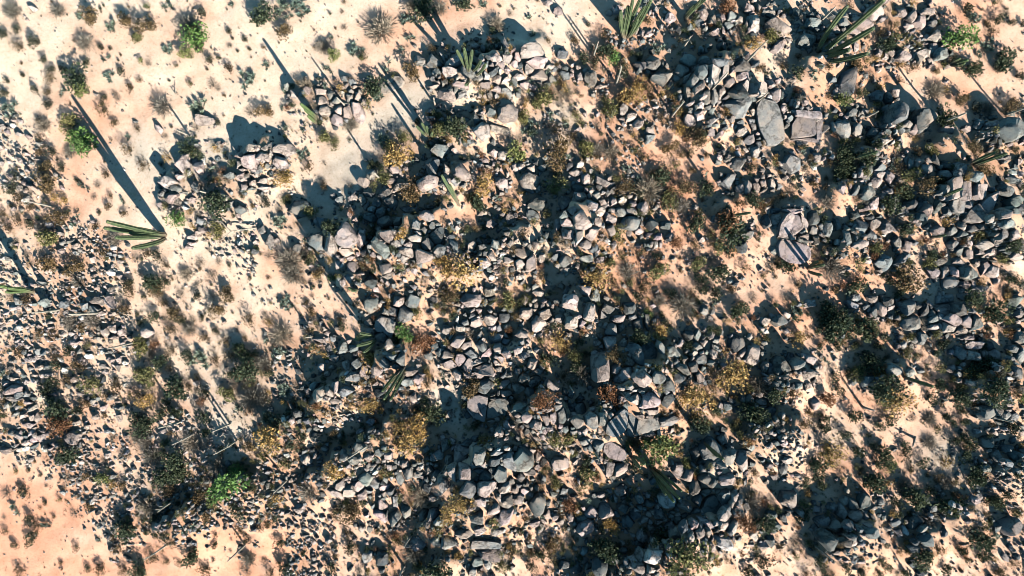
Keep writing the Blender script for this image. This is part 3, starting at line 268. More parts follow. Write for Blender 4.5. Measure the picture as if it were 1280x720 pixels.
def link(name, data, parent=None, loc=(0, 0, 0)):
    o = bpy.data.objects.new(name, data)
    C.objects.link(o)
    o.location = loc
    if parent is not None:
        o.parent = parent
    return o

def tag(o, label=None, cat=None, group=None, kind=None):
    for k, v in (("label", label), ("category", cat), ("group", group), ("kind", kind)):
        if v: o[k] = v
    return o

# ---------------------------------------------------------------- materials
def new_mat(name):
    m = bpy.data.materials.new(name); m.use_nodes = True
    n = m.node_tree.nodes; l = m.node_tree.links
    return m, n, l, n["Principled BSDF"]

def noise(n, l, co, scale, detail=6, rough=.6):
    t = n.new("ShaderNodeTexNoise"); t.inputs["Scale"].default_value = scale
    t.inputs["Detail"].default_value = detail; t.inputs["Roughness"].default_value = rough
    l.new(co, t.inputs["Vector"]); return t
def ramp(n, l, fac, stops):
    r = n.new("ShaderNodeValToRGB"); e = r.color_ramp.elements
    while len(e) < len(stops): e.new(.5)
    for q, (p, c) in zip(e, stops): q.position = p; q.color = (*c, 1) if len(c) == 3 else c
    l.new(fac, r.inputs[0]); return r
def mix(n, l, mode, fac, a, b):
    m = n.new("ShaderNodeMix"); m.data_type = 'RGBA'; m.blend_type = mode
    for s, v in ((0, fac), (6, a), (7, b)):
        if hasattr(v, 'is_output') or hasattr(v, 'node'): l.new(v, m.inputs[s])
        elif isinstance(v, (int, float)): m.inputs[s].default_value = v
        else: m.inputs[s].default_value = (*v, 1)
    return m.outputs[2]

def rock_material():
    m, n, l, b = new_mat("granite")
    at = n.new("ShaderNodeAttribute"); at.attribute_name = "Col"
    geo = n.new("ShaderNodeNewGeometry"); co = geo.outputs["Position"]
    n1 = noise(n, l, co, 2.2, 5); n2 = noise(n, l, co, 14, 8, .7); n3 = noise(n, l, co, 5, 6, .65)
    c = mix(n, l, 'MULTIPLY', 1.0, at.outputs["Color"], ramp(n, l, n1.outputs[0], [(.28, (.55, .58, .60)), (.44, (.92, .93, .92)), (.56, (1.05, 1.03, 1.0)), (.72, (1.35, 1.24, 1.16))]).outputs[0])
    c = mix(n, l, 'MULTIPLY', 1.0, c, ramp(n, l, n2.outputs[0], [(.30, (.45, .45, .46)), (.45, (1, 1, 1)), (.60, (1.15, 1.13, 1.1)), (.70, (1.65, 1.6, 1.52))]).outputs[0])
    lich = ramp(n, l, n3.outputs[0], [(.56, (0, 0, 0)), (.64, (1, 1, 1))])
    f = n.new("ShaderNodeMath"); f.operation = 'MULTIPLY'; f.inputs[1].default_value = .6; l.new(lich.outputs[0], f.inputs[0])
    c = mix(n, l, 'MIX', f.outputs[0], c, (.11, .105, .09))
    l.new(c, b.inputs["Base Color"])
    b.inputs["Roughness"].default_value = .88; b.inputs["Specular IOR Level"].default_value = .25
    dus = ramp(n, l, noise(n, l, co, .55, 6, .7).outputs[0], [(.46, (0, 0, 0)), (.66, (.6, .6, .6))])
    c = mix(n, l, 'MIX', dus.outputs[0], c, (.36, .27, .20))
    wv = n.new("ShaderNodeVectorMath"); wv.operation = 'ADD'; l.new(co, wv.inputs[0])
    ws = n.new("ShaderNodeVectorMath"); ws.operation = 'SCALE'; ws.inputs["Scale"].default_value = 1.1; l.new(n3.outputs["Color"], ws.inputs[0]); l.new(ws.outputs[0], wv.inputs[1])
    vo = n.new("ShaderNodeTexVoronoi"); vo.feature = 'DISTANCE_TO_EDGE'; vo.inputs["Scale"].default_value = .8; l.new(wv.outputs[0], vo.inputs["Vector"])
    cr = ramp(n, l, vo.outputs["Distance"], [(.0, (.42, .41, .4)), (.012, (.5, .49, .48)), (.034, (1, 1, 1))])
    c = mix(n, l, 'MULTIPLY', 1.0, c, cr.outputs[0]); l.new(c, b.inputs["Base Color"])
    bp = n.new("ShaderNodeBump"); bp.inputs["Strength"].default_value = .8; bp.inputs["Distance"].default_value = .08
    hm_ = n.new("ShaderNodeMath"); hm_.operation = 'ADD'; l.new(n2.outputs[0], hm_.inputs[0]); l.new(cr.outputs[0], hm_.inputs[1])
    l.new(hm_.outputs[0], bp.inputs["Height"]); l.new(bp.outputs[0], b.inputs["Normal"])
    return m

def ground_material():
    m, n, l, b = new_mat("desert_soil")
    at = n.new("ShaderNodeAttribute"); at.attribute_name = "Col"
    geo = n.new("ShaderNodeNewGeometry"); co = geo.outputs["Position"]
    n1 = noise(n, l, co, .9, 6, .6); n2 = noise(n, l, co, 6, 8, .75); n3 = noise(n, l, co, 22, 6, .7)
    c = mix(n, l, 'MULTIPLY', 1.0, at.outputs["Color"], ramp(n, l, n1.outputs[0], [(.3, (.84, .80, .76)), (.52, (1, 1, 1)), (.7, (1.08, 1.06, 1.04))]).outputs[0])
    c = mix(n, l, 'MULTIPLY', 1.0, c, ramp(n, l, n2.outputs[0], [(.30, (.55, .47, .40)), (.42, (.95, .92, .89)), (.65, (1.05, 1.05, 1.05))]).outputs[0])
    c = mix(n, l, 'MULTIPLY', .8, c, ramp(n, l, n3.outputs[0], [(.30, (.5, .44, .4)), (.45, (1, 1, 1))]).outputs[0])
    l.new(c, b.inputs["Base Color"]); b.inputs["Roughness"].default_value = .95; b.inputs["Specular IOR Level"].default_value = .15
    bp = n.new("ShaderNodeBump"); bp.inputs["Strength"].default_value = .55; bp.inputs["Distance"].default_value = .06
    ad = n.new("ShaderNodeMath"); ad.operation = 'ADD'; l.new(n2.outputs[0], ad.inputs[0]); l.new(n3.outputs[0], ad.inputs[1])
    l.new(ad.outputs[0], bp.inputs["Height"]); l.new(bp.outputs[0], b.inputs["Normal"])
    return m

def leaf_material():
    m, n, l, b = new_mat("foliage")
    at = n.new("ShaderNodeAttribute"); at.attribute_name = "Col"
    oi = n.new("ShaderNodeObjectInfo")
    r = ramp(n, l, oi.outputs["Random"], [(0, (.82, .86, .85)), (.5, (1, 1, 1)), (1, (1.2, 1.12, 1.0))])
    c = mix(n, l, 'MULTIPLY', 1.0, at.outputs["Color"], r.outputs[0])
    l.new(c, b.inputs["Base Color"]); b.inputs["Roughness"].default_value = .75; b.inputs["Specular IOR Level"].default_value = .2
    tr = n.new("ShaderNodeBsdfTranslucent"); l.new(c, tr.inputs["Color"])
    ms = n.new("ShaderNodeMixShader"); ms.inputs[0].default_value = .22
    l.new(b.outputs[0], ms.inputs[1]); l.new(tr.outputs[0], ms.inputs[2])
    l.new(ms.outputs[0], n["Material Output"].inputs["Surface"])
    return m

def stem_material(name, base, var):
    m, n, l, b = new_mat(name)
    geo = n.new("ShaderNodeNewGeometry")
    t = noise(n, l, geo.outputs["Position"], 5, 5)
    c = ramp(n, l, t.outputs[0], [(.3, tuple(q * .7 for q in base)), (.5, base), (.72, var)]).outputs[0]
    if "cactus" in name:                                     # corky brown foot, scars higher up
        tc = n.new("ShaderNodeTexCoord"); sp = n.new("ShaderNodeSeparateXYZ"); l.new(tc.outputs["Object"], sp.inputs[0])
        mr = n.new("ShaderNodeMapRange"); mr.inputs[1].default_value = .3; mr.inputs[2].default_value = 1.3; mr.inputs[3].default_value = .9; mr.inputs[4].default_value = 0
        l.new(sp.outputs[2], mr.inputs[0])
        c = mix(n, l, 'MIX', mr.outputs[0], c, (.16, .12, .085))
        sc = ramp(n, l, noise(n, l, geo.outputs["Position"], 3.1, 7, .7).outputs[0], [(.56, (0, 0, 0)), (.66, (.7, .7, .7))])
        c = mix(n, l, 'MIX', sc.outputs[0], c, (.19, .165, .115))
    l.new(c, b.inputs["Base Color"]); b.inputs["Roughness"].default_value = .7; b.inputs["Specular IOR Level"].default_value = .3
    return m

ROCK = rock_material(); SOIL = ground_material(); LEAF = leaf_material()
CACT = stem_material("cactus_skin", (.06, .085, .04), (.13, .155, .06))
CACT2 = stem_material("bright_cactus_skin", (.085, .125, .045), (.17, .205, .08))
WOOD = stem_material("dry_wood", (.30, .26, .20), (.42, .37, .30))
TWIG = stem_material("twig_bark", (.17, .14, .11), (.25, .21, .17))

# ---------------------------------------------------------------- ground
def axis(half, step, far):
    a = list(np.arange(-half, half + 1e-6, step)); s = step
    while a[-1] < far:
        s *= 1.35; a.append(a[-1] + s); a.insert(0, a[0] - s)
    return np.array(a)
gx = axis(36, .15, 1500); gy = axis(22, .15, 1500)
GX, GY = np.meshgrid(gx, gy)
GZ = np.where((np.abs(GX) < 41) & (np.abs(GY) < 27), terrain(GX, GY), land(GX, GY))
GPX, GPY = 640 + GX / M, 360 - GY / M
oo = bilinear(orange, GPX / 80 - .5, GPY / 80 - .5)
wob = np.zeros_like(GX)
for k in range(26):
    wob += .6 / (1 + _f[k]) * np.sin(_f[k] * (_w[k, 1] * GX - _w[k, 0] * GY) * 3 + _p[k] * 2)
oo = np.clip((oo - .14 * np.clip((560 - GPX) / 200, 0, 1) * np.clip((620 - GPY) / 60, 0, 1)) * 1.15 + .15 * wob, 0, 1)
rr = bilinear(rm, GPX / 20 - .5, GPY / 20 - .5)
cream, orng, dark = np.array((.65, .52, .405)), np.array((.62, .335, .22)), np.array((.42, .265, .175))
gcol = cream + (orng - cream) * oo[..., None]
for bx, by, r in [(510, 128, 44), (262, 215, 55), (432, 200, 46), (300, 500, 60), (480, 150, 30), (1180, 570, 45), (560, 500, 40), (175, 195, 30), (620, 530, 50), (700, 165, 40)]:
    w = np.exp(-((GPX - bx) ** 2 + (GPY - by) ** 2) / r ** 2)[..., None]
    gcol = gcol + (np.array((.46, .42, .35)) - gcol) * w * .8
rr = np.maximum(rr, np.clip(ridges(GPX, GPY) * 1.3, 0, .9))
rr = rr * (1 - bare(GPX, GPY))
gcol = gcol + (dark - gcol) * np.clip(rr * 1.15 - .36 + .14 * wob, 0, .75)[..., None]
for (tc, tr), txt in SHRUBS.items():                        # leaf litter and rusty soil round each shrub
    for e in txt.split():
        a = e.split(','); wx = (tc * 320 + float(a[0]) / 4 - 640) * M; wy = (360 - tr * 180 - float(a[1]) / 4) * M; rd = max(.22, float(a[2][:-1]) / 4 * M * .75)
        i0, i1 = np.searchsorted(gx, (wx - 2.2 * rd, wx + 2.2 * rd)); j0, j1 = np.searchsorted(gy, (wy - 2.2 * rd, wy + 2.2 * rd))
        w = .17 * np.exp(-((GX[j0:j1, i0:i1] - wx) ** 2 + (GY[j0:j1, i0:i1] - wy) ** 2) / rd ** 2)[..., None]
        gcol[j0:j1, i0:i1] += (np.array((.36, .17, .08)) - gcol[j0:j1, i0:i1]) * w
ny, nx = GX.shape
idx = np.arange(nx * ny).reshape(ny, nx)
quads = np.stack([idx[:-1, :-1], idx[:-1, 1:], idx[1:, 1:], idx[1:, :-1]], -1).reshape(-1, 4)
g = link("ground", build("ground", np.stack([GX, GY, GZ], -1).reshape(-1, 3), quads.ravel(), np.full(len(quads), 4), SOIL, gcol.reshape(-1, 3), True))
tag(g, "pale cream to orange desert soil under the rocks and bushes", None, None, "structure")
print("ground", time.time() - T0)

# ---------------------------------------------------------------- rocks
TONE = {'p': (.335, .275, .25), 'g': (.172, .184, .181), 'd': (.095, .105, .107), 'b': (.25, .245, .25), 'w': (.52, .49, .455), 'm': (.25, .212, .208)}  # some boulders lying in shadow take d, so shade is in their colour
def tone_col(t, r):
    c = np.array(TONE[t]) * r.uniform(.72, 1.3)
    return np.clip(c * (1 + r.normal(0, .025, 3)), .05, .8)

def chaikin(P, q):
    N = np.roll(P, -1, 0)
    out = np.empty((len(P) * 2, 2)); out[0::2] = P * (1 - q) + N * q; out[1::2] = P * q + N * (1 - q)
    return out

SLAB = [(-1.2, .97), (.2, 1.0), (.84, .985), (.97, .95), (1.0, .84), (1.0, .42)]
HI = [(-.5, .96), (0, 1.0), (.45, 1.0), (.74, .97), (.90, .90), (1.0, .76), (1.03, .40)]
LO = [(-.5, .96), (.45, 1.0), (.88, .86), (1.02, .48)]
BLOCK = [(-.6, 1.0), (.62, 1.0), (.93, .90), (1.02, .55)]
def rock_shape(P, h, tilt, r, hi, flat=False, block=False, quad=False):
    """Rock over the outline P (metres, anticlockwise): rings of vertices up to a tilted top, planed by a few cuts."""
    P = np.asarray(P, float)
    if hi:
        P = chaikin(chaikin(P, .10), .2); prof = SLAB if flat or quad else HI
    else:
        prof = BLOCK if block else LO
        if len(P) < 5: P = chaikin(P, .2)
    n = len(P); size = np.abs(P).max()
    V = []
    lean = r.normal(0, .10, 2) * h
    for t, s in prof:
        q = P * s
        V.append(np.column_stack([q + lean * t, h * t + max(t, 0) * (q @ tilt)]))
    V.append(np.array([[lean[0], lean[1], h * 1.03]]))
    V = np.concatenate(V)
    V[:-1] += r.normal(0, (.003 if flat else .012 if hi else .03 if block else .05) * size, V[:-1].shape)
    if hi:
        for k in range(3):                                   # broad waviness
            d = r.normal(size=3); d /= np.linalg.norm(d)
            V += np.outer(np.sin(V @ d * r.uniform(2, 6) / size + r.uniform(0, 6)) * size * (.006 if flat else .022), r.normal(size=3) * .6)
    for k in range(0 if flat else 1 if quad else int(r.integers(4, 8)) if hi else 3 if block else 5):  # planar cuts
        a = r.uniform(0, 6.283); e = r.uniform(.1, 1.0)
        d = np.array([math.cos(a) * math.cos(e), math.sin(a) * math.cos(e), math.sin(e)])
        s = V @ d; top = s.max(); lim = top - r.uniform(.12, .46) * (top - np.median(s))
        V -= np.outer(np.clip(s - lim, 0, None) * .985, d)
    m = len(prof); lo = []; sz = []
    k = np.arange(n); k2 = (k + 1) % n
    for j in range(m - 1):
        lo.append(np.stack([j * n + k, j * n + k2, (j + 1) * n + k2, (j + 1) * n + k], -1).ravel())
    c = m * n
    L = np.concatenate(lo + [np.stack([(m - 1) * n + k, (m - 1) * n + k2, np.full(n, c)], -1).ravel()])
    S = np.concatenate([np.full(n * (m - 1), 4), np.full(n, 3)])
    return V, L, S

def outline(Lm, Wm, ang, r, k=None):
    k = k or int(r.integers(4, 7))
    a = (np.arange(k) + r.uniform(-.28, .28, k)) * 2 * math.pi / k + r.uniform(0, 6.28)
    rad = r.uniform(.88, 1.1, k)
    ca, sa = np.cos(a), np.sin(a)
    s = (np.abs(ca) ** 2.8 + np.abs(sa) ** 2.8) ** (-1 / 2.8)
    P = np.stack([ca * s * rad * Lm / 2, sa * s * rad * Wm / 2], -1)
    c, q = math.cos(ang), math.sin(ang)
    return P @ np.array([[c, q], [-q, c]])

def quad_outline(Lm, Wm, ang, r):
    P = np.array([(-1, -1), (1, -1), (1, 1), (-1, 1)]) * .5 * (1 + r.normal(0, .05, (4, 2))) * np.array([Lm, Wm])
    P = np.concatenate([P[k:k + 1] * (1 - t) + P[(k + 1) % 4:(k + 1) % 4 + 1] * t for k in range(4) for t in (0, .5)])
    c, q = math.cos(ang), math.sin(ang)
    return P @ np.array([[c, q], [-q, c]])

hand = []
for (tc, tr), txt in ROCKS.items():
    for e in txt.split():
        t = e.split(','); tone = 'g'
        if t[-1][0] in 'pgdwmb': tone = t.pop()
        v = [float(q) for q in t]; ang = v[4] if len(v) > 4 else None
        hand.append(dict(px=tc * 320 + v[0] / 4, py=tr * 180 + v[1] / 4, L=v[2] / 4, W=v[3] / 4, ang=ang, tone=tone[0], flat=tone[1:] in ('f', 's'), quad=tone[1:] in ('q', 's')))
hand.sort(key=lambda d: -d['L'] * d['W'])
N_THINGS = 300
HX = np.array([d['px'] for d in hand]); HY = np.array([d['py'] for d in hand])
def radial(d, ux, uy):
    """Reach of a hand-placed rock in the direction (ux, uy) of the survey."""
    a = math.radians(d['ang'] or 0); u = ux * math.cos(a) + uy * math.sin(a); v = -ux * math.sin(a) + uy * math.cos(a)
    return 1 / math.sqrt((2 * u / d['L']) ** 2 + (2 * v / d['W']) ** 2)
def clip(poly, nx_, ny_, dd):
    out = []; m_ = len(poly)
    for i in range(m_):
        ax, ay = poly[i]; bx, by = poly[(i + 1) % m_]
        da = ax * nx_ + ay * ny_ - dd; db = bx * nx_ + by * ny_ - dd
        if da <= 0: out.append((ax, ay))
        if (da < 0) != (db < 0) and da != db:
            t = da / (da - db); out.append((ax + (bx - ax) * t, ay + (by - ay) * t))
    return out


stuffV, stuffL, stuffS, stuffC = [], [], [], []
nv = 0
def to_stuff(V, L, S, col):
    global nv
    stuffV.append(V); stuffL.append(L + nv); stuffS.append(S); stuffC.append(np.broadcast_to(col, (len(V), 3))); nv += len(V)

things = []      # boulders that are objects: dict + object
for i, d in enumerate(hand):
    r = np.random.default_rng(1000 + i)
    Wm, Lm = d['W'] * M * (1.0 if not d['flat'] else 1.1), d['L'] * M * (1.0 if not d['flat'] else 1.1)
    mn = min(Wm, Lm)
    ang = -math.radians(d['ang']) if d['ang'] is not None else r.normal(0, .05 if d['quad'] else .12)
    h = mn * (r.uniform(.6, 1.0) if not d['flat'] else .22)
    if d['flat']: h = max(.22, min(h, .5))
    if d['quad'] and not d['flat']: h = .45
    x, y, z = ground_at(d['px'], d['py'], h * .7)
    d['h'] = h
    P = quad_outline(Lm * 1.06, Wm * 1.06, ang, r) if d['quad'] else outline(Lm * 1.03, Wm * 1.03, ang, r, 9 if d['flat'] else None if min(Wm, Lm) / max(Wm, Lm) > .35 else 8)
    if not d['quad'] or True:
        Q = P * 1.22 if not d['flat'] else P
        Q = [(a_, b_) for a_, b_ in Q / M]
        for j in np.where((np.abs(HX - d['px']) < 60) & (np.abs(HY - d['py']) < 60))[0]:
            if j == i: continue
            ex, ey = HX[j] - d['px'], HY[j] - d['py']; dist = math.hypot(ex, ey)
            if dist < 1: continue
            ux, uy = ex / dist, ey / dist
            r1 = radial(d, ux, uy); r2 = radial(hand[j], -ux, -uy)
            if dist > (r1 + r2) * 1.45: continue
            cut = max(dist * r1 / (r1 + r2) - .25, r1 * .5)
            q2 = clip(Q, ux, -uy, cut)
            if len(q2) >= 3: Q = q2
        P = np.array(Q) * M
    tilt = r.normal(0, .2 if not d['flat'] else .05, 2) + (np.array([.05, -.08]) * -1 if not d['flat'] else 0)
    V, L, S = rock_shape(P, h, tilt, r, i < 620, d['flat'], False, d['quad'])
    col = tone_col(d['tone'], r)
    if i < N_THINGS:
        me = build("boulder", V, L, S, ROCK, np.broadcast_to(col, (len(V), 3)), True, 20)
        o = link("boulder", me, None, (float(x), float(y), float(z) + (.09 if d['flat'] else 0)))
        d['o'] = o; things.append(d)
    else:
        to_stuff(V + np.array([float(x), float(y), float(z)]), L, S, col)
print("hand rocks", time.time() - T0, len(hand))

# filler: rocks packed between the big ones, each cut back where it meets its neighbours
hx = np.array([d['px'] for d in hand]); hy = np.array([d['py'] for d in hand])
hl = np.array([d['L'] / 2 for d in hand]); hw = np.array([d['W'] / 2 for d in hand])
ha = np.radians(np.array([d['ang'] or 0 for d in hand]))
SPEC = {'B': [(1.0, 4.5, 7), (4, 3, 4.5), (7, 1.8, 3), (5, .8, 1.6)], 'R': [(1.6, 2.9, 4.4), (9, 1.7, 2.8), (13, .7, 1.7)], 'r': [(3, 2.2, 3.6), (16, 1.2, 2.2)],
        'k': [(1.5, 2.6, 4.6), (3, 1.4, 2.6), (7, .7, 1.3)], 'x': [(.7, 2.8, 4.2), (3, 1.6, 2.8), (6, .8, 1.6)], ':': [(.5, 1.3, 2.4), (2, .7, 1.2)], '.': [(.12, 1, 2), (.6, .6, 1)]}
cand = []
for cy in range(-5, 41):
    for cx in range(-5, 69):
        for n_, r0, r1 in SPEC[cls(cx * 20 + 10, cy * 20 + 10)]:
            for _ in range(rng.poisson(n_ * 1.35)):
                cand.append((rng.uniform(r0, r1), cx * 20 + rng.uniform(-3, 23), cy * 20 + rng.uniform(-3, 23)))
cand = np.array(cand); cand = cand[np.argsort(-cand[:, 0])]
# drop those inside hand-placed rocks
keep = np.ones(len(cand), bool)
for k in range(len(hand)):
    m_ = max(hl[k], hw[k])
    near = np.where((np.abs(cand[:, 1] - hx[k]) < m_ + 3) & (np.abs(cand[:, 2] - hy[k]) < m_ + 3))[0]
    if len(near) == 0: continue
    dx, dy = cand[near, 1] - hx[k], cand[near, 2] - hy[k]
    c, s = math.cos(ha[k]), math.sin(ha[k])
    u, v = dx * c + dy * s, -dx * s + dy * c
    keep[near[(u / (hl[k] + .35 * cand[near, 0])) ** 2 + (v / (hw[k] + .35 * cand[near, 0])) ** 2 < 1]] = False
lim_d = np.full(len(cand), 99.0)
for k in range(len(hand)):
    near = np.where((np.abs(cand[:, 1] - hx[k]) < 34) & (np.abs(cand[:, 2] - hy[k]) < 34))[0]
    lim_d[near] = np.minimum(lim_d[near], np.hypot(cand[near, 1] - hx[k], cand[near, 2] - hy[k]) - (hl[k] + hw[k]) / 2)
zone = np.array([cls(a, b) for a, b in cand[:, 1:]])
inside = (cand[:, 1] > -4) & (cand[:, 1] < 1284) & (cand[:, 2] > -4) & (cand[:, 2] < 724)
pk = np.where(np.isin(zone, ['R', 'B']), np.clip(1.15 - (lim_d - 1.0) / 6, .05, 1) * np.where(cand[:, 0] < 1.8, 1, 1), np.where(zone == 'x', np.clip(1.1 - (lim_d - 2) / 8, .2, 1), 1))
pk = np.maximum(pk, np.clip(ridges(cand[:, 1], cand[:, 2]) / .45 - .25, 0, .9))
pk = np.where((cand[:, 0] > 1.5) & (lim_d > 2), pk * (1 - .9 * bare(cand[:, 1], cand[:, 2])), pk)
keep &= (rng.uniform(size=len(cand)) < pk) | ~inside
cand = cand[keep]
open_gap = lambda x, y: np.min(np.hypot(hx - x, hy - y) - (hl + hw) / 2)
G = 10; cells = {}; sites = []
for rad, x, y in cand:
    gxk, gyk = int(x // G), int(y // G); ok = True
    for ii in range(gxk - 2, gxk + 3):
        for jj in range(gyk - 2, gyk + 3):
            for q in cells.get((ii, jj), ()):
                a = sites[q]
                if (a[1] - x) ** 2 + (a[2] - y) ** 2 < ((a[0] + rad) * .8) ** 2: ok = False; break
            if not ok: break
        if not ok: break
    if ok:
        cells.setdefault((gxk, gyk), []).append(len(sites)); sites.append((rad, x, y))
print("sites", len(sites), time.time() - T0)

S_ = np.array(sites)
jointed = np.array([q[0] > 1.9 and cls(q[1], q[2]) in 'RB' and math.sin(q[1] * .021 + 1.3 * math.sin(q[2] * .017)) + math.sin(q[2] * .029 + q[1] * .008) > -.7 for q in sites])
SXw, SYw, SZw = ground_at(S_[:, 1], S_[:, 2], S_[:, 0] * M * .6)
fr = np.random.default_rng(99)
n_peb = 0
pebV, pebL, pebS, pebC = [], [], [], []; pn = 0
for i, (rad, x, y) in enumerate(sites):
    el = fr.uniform(1.0, 1.8); a0 = fr.normal(0.1, .6)
    if jointed[i]: a0 = 1.2 * math.sin(x * .012 + y * .009) + fr.normal(0, .25)
    k = int(fr.integers(4, 7)) if rad > 2.2 else int(fr.integers(4, 6))
    gr = 1.85 if jointed[i] else 1.25
    R1, R2 = rad * gr * math.sqrt(el), rad * gr / math.sqrt(el)
    off = fr.uniform(0, 6.28)
    ca, sa = math.cos(a0), math.sin(a0)
    poly = []
    for j in range(k):
        t = off + (j + fr.uniform(-.25, .25)) * 6.2832 / k; q = fr.uniform(.9, 1.12)
        u, v = R1 * math.cos(t) * q, R2 * math.sin(t) * q
        poly.append((u * ca - v * sa, u * sa + v * ca))
    if rad > 1.5:
        gxk, gyk = int(x // G), int(y // G)
        for ii in range(gxk - 2, gxk + 3):
            for jj in range(gyk - 2, gyk + 3):
                for q in cells.get((ii, jj), ()):
                    if q == i: continue
                    rq, xq, yq = sites[q]
                    dx, dy = xq - x, yq - y; dist = math.hypot(dx, dy)
                    if dist > (rad + rq) * 1.6 or dist < 1e-3: continue
                    cut = (dist * dist + rad * rad - rq * rq) / (2 * dist) - .16
                    if cut < rad * .45: cut = rad * .45
                    poly = clip(poly, dx / dist, dy / dist, cut)
                    if len(poly) < 3: break
        if len(poly) >= 3 and jointed[i]:
            for j in np.where((np.abs(hx - x) < 40) & (np.abs(hy - y) < 40))[0]:
                dx, dy = hx[j] - x, hy[j] - y; dist = math.hypot(dx, dy)
                r2 = radial(hand[j], -dx / dist, -dy / dist)
                if dist > r2 * 1.1 + rad * 2: continue
                q2 = clip(poly, dx / dist, dy / dist, max(dist - r2 * 1.08 - .1, rad * .5))
                if len(q2) >= 3: poly = q2
    if len(poly) < 3: continue
    P = np.array(poly) * M; P[:, 1] *= -1; P = P[::-1]
    P0 = P.mean(0); P = P - P0
    hgt = rad * M * fr.uniform(.9, 2.1)
    tilt = fr.normal(0, .38, 2)
    c_ = cls(x, y)
    if jointed[i]:                                   # blocks of one jointed outcrop: common top, thin cracks
        hgt = .26 + .22 * math.sin(x * .055 + y * .031) * math.sin(y * .047 - x * .02 + 1) + fr.uniform(-.06, .14)
        hgt = max(hgt, rad * M * .7)
        tilt = np.array([.30 * math.sin(x * .04 + 2 * math.sin(y * .03)), .30 * math.cos(y * .045 + x * .02)]) + fr.normal(0, .14, 2)
    tn = fr.choice(['p', 'g', 'd', 'w'], p=[.52, .27, .09, .12] if c_ in 'kr:.' and x < 330 and y < 590 else [.40, .38, .17, .05])
    col = tone_col(tn, fr)
    V, L, S = rock_shape(P, hgt, tilt, fr, rad > 5.5, False, jointed[i])
    V = V + np.array([SXw[i] + P0[0], SYw[i] + P0[1], SZw[i]])
    if rad > 1.3: to_stuff(V, L, S, col)
    else:
        pebV.append(V); pebL.append(L + pn); pebS.append(S); pebC.append(np.broadcast_to(col, (len(V), 3))); pn += len(V)
o = link("loose_rocks", build("loose_rocks", np.concatenate(stuffV), np.concatenate(stuffL), np.concatenate(stuffS), ROCK, np.concatenate(stuffC), False))
tag(o, "loose angular grey and pink rocks filling the outcrops between the boulders", "rocks", None, "stuff")
o = link("pebbles", build("pebbles", np.concatenate(pebV), np.concatenate(pebL), np.concatenate(pebS), ROCK, np.concatenate(pebC), False))
tag(o, "small pebbles scattered over the sand", "pebbles", None, "stuff")
print("filler", len(sites), "verts", nv + pn, time.time() - T0)

# ---------------------------------------------------------------- shrubs
SH = {  # colours low / high, look
 'w': ((.20, .17, .13), (.36, .31, .25)), 'b': ((.07, .055, .03), (.23, .15, .07)), 'd': ((.05, .055, .035), (.14, .14, .09)), 'D': ((.028, .042, .026), (.085, .105, .055)),
 'l': ((.07, .075, .03), (.27, .25, .10)), 'o': ((.26, .155, .05), (.62, .41, .16)), 'r': ((.14, .06, .03), (.30, .15, .075)), 'G': ((.05, .10, .03), (.19, .32, .09)),
 'y': ((.11, .13, .04), (.30, .32, .12)), 'a': ((.06, .085, .065), (.20, .25, .19)),
}
def tri_fan(base, d, side, ln, wd):
    """Quads (a narrow diamond each): from base along d, half width wd."""
    n = len(base)
    mid = base + d * (ln * .5)[:, None]
    V = np.stack([base, mid + side * wd[:, None], base + d * ln[:, None], mid - side * wd[:, None]], 1).reshape(-1, 3)
    return V, np.arange(4 * n), np.full(n, 4)

def unit(r, n):
    v = r.normal(size=(n, 3)); return v / np.linalg.norm(v, axis=1)[:, None]

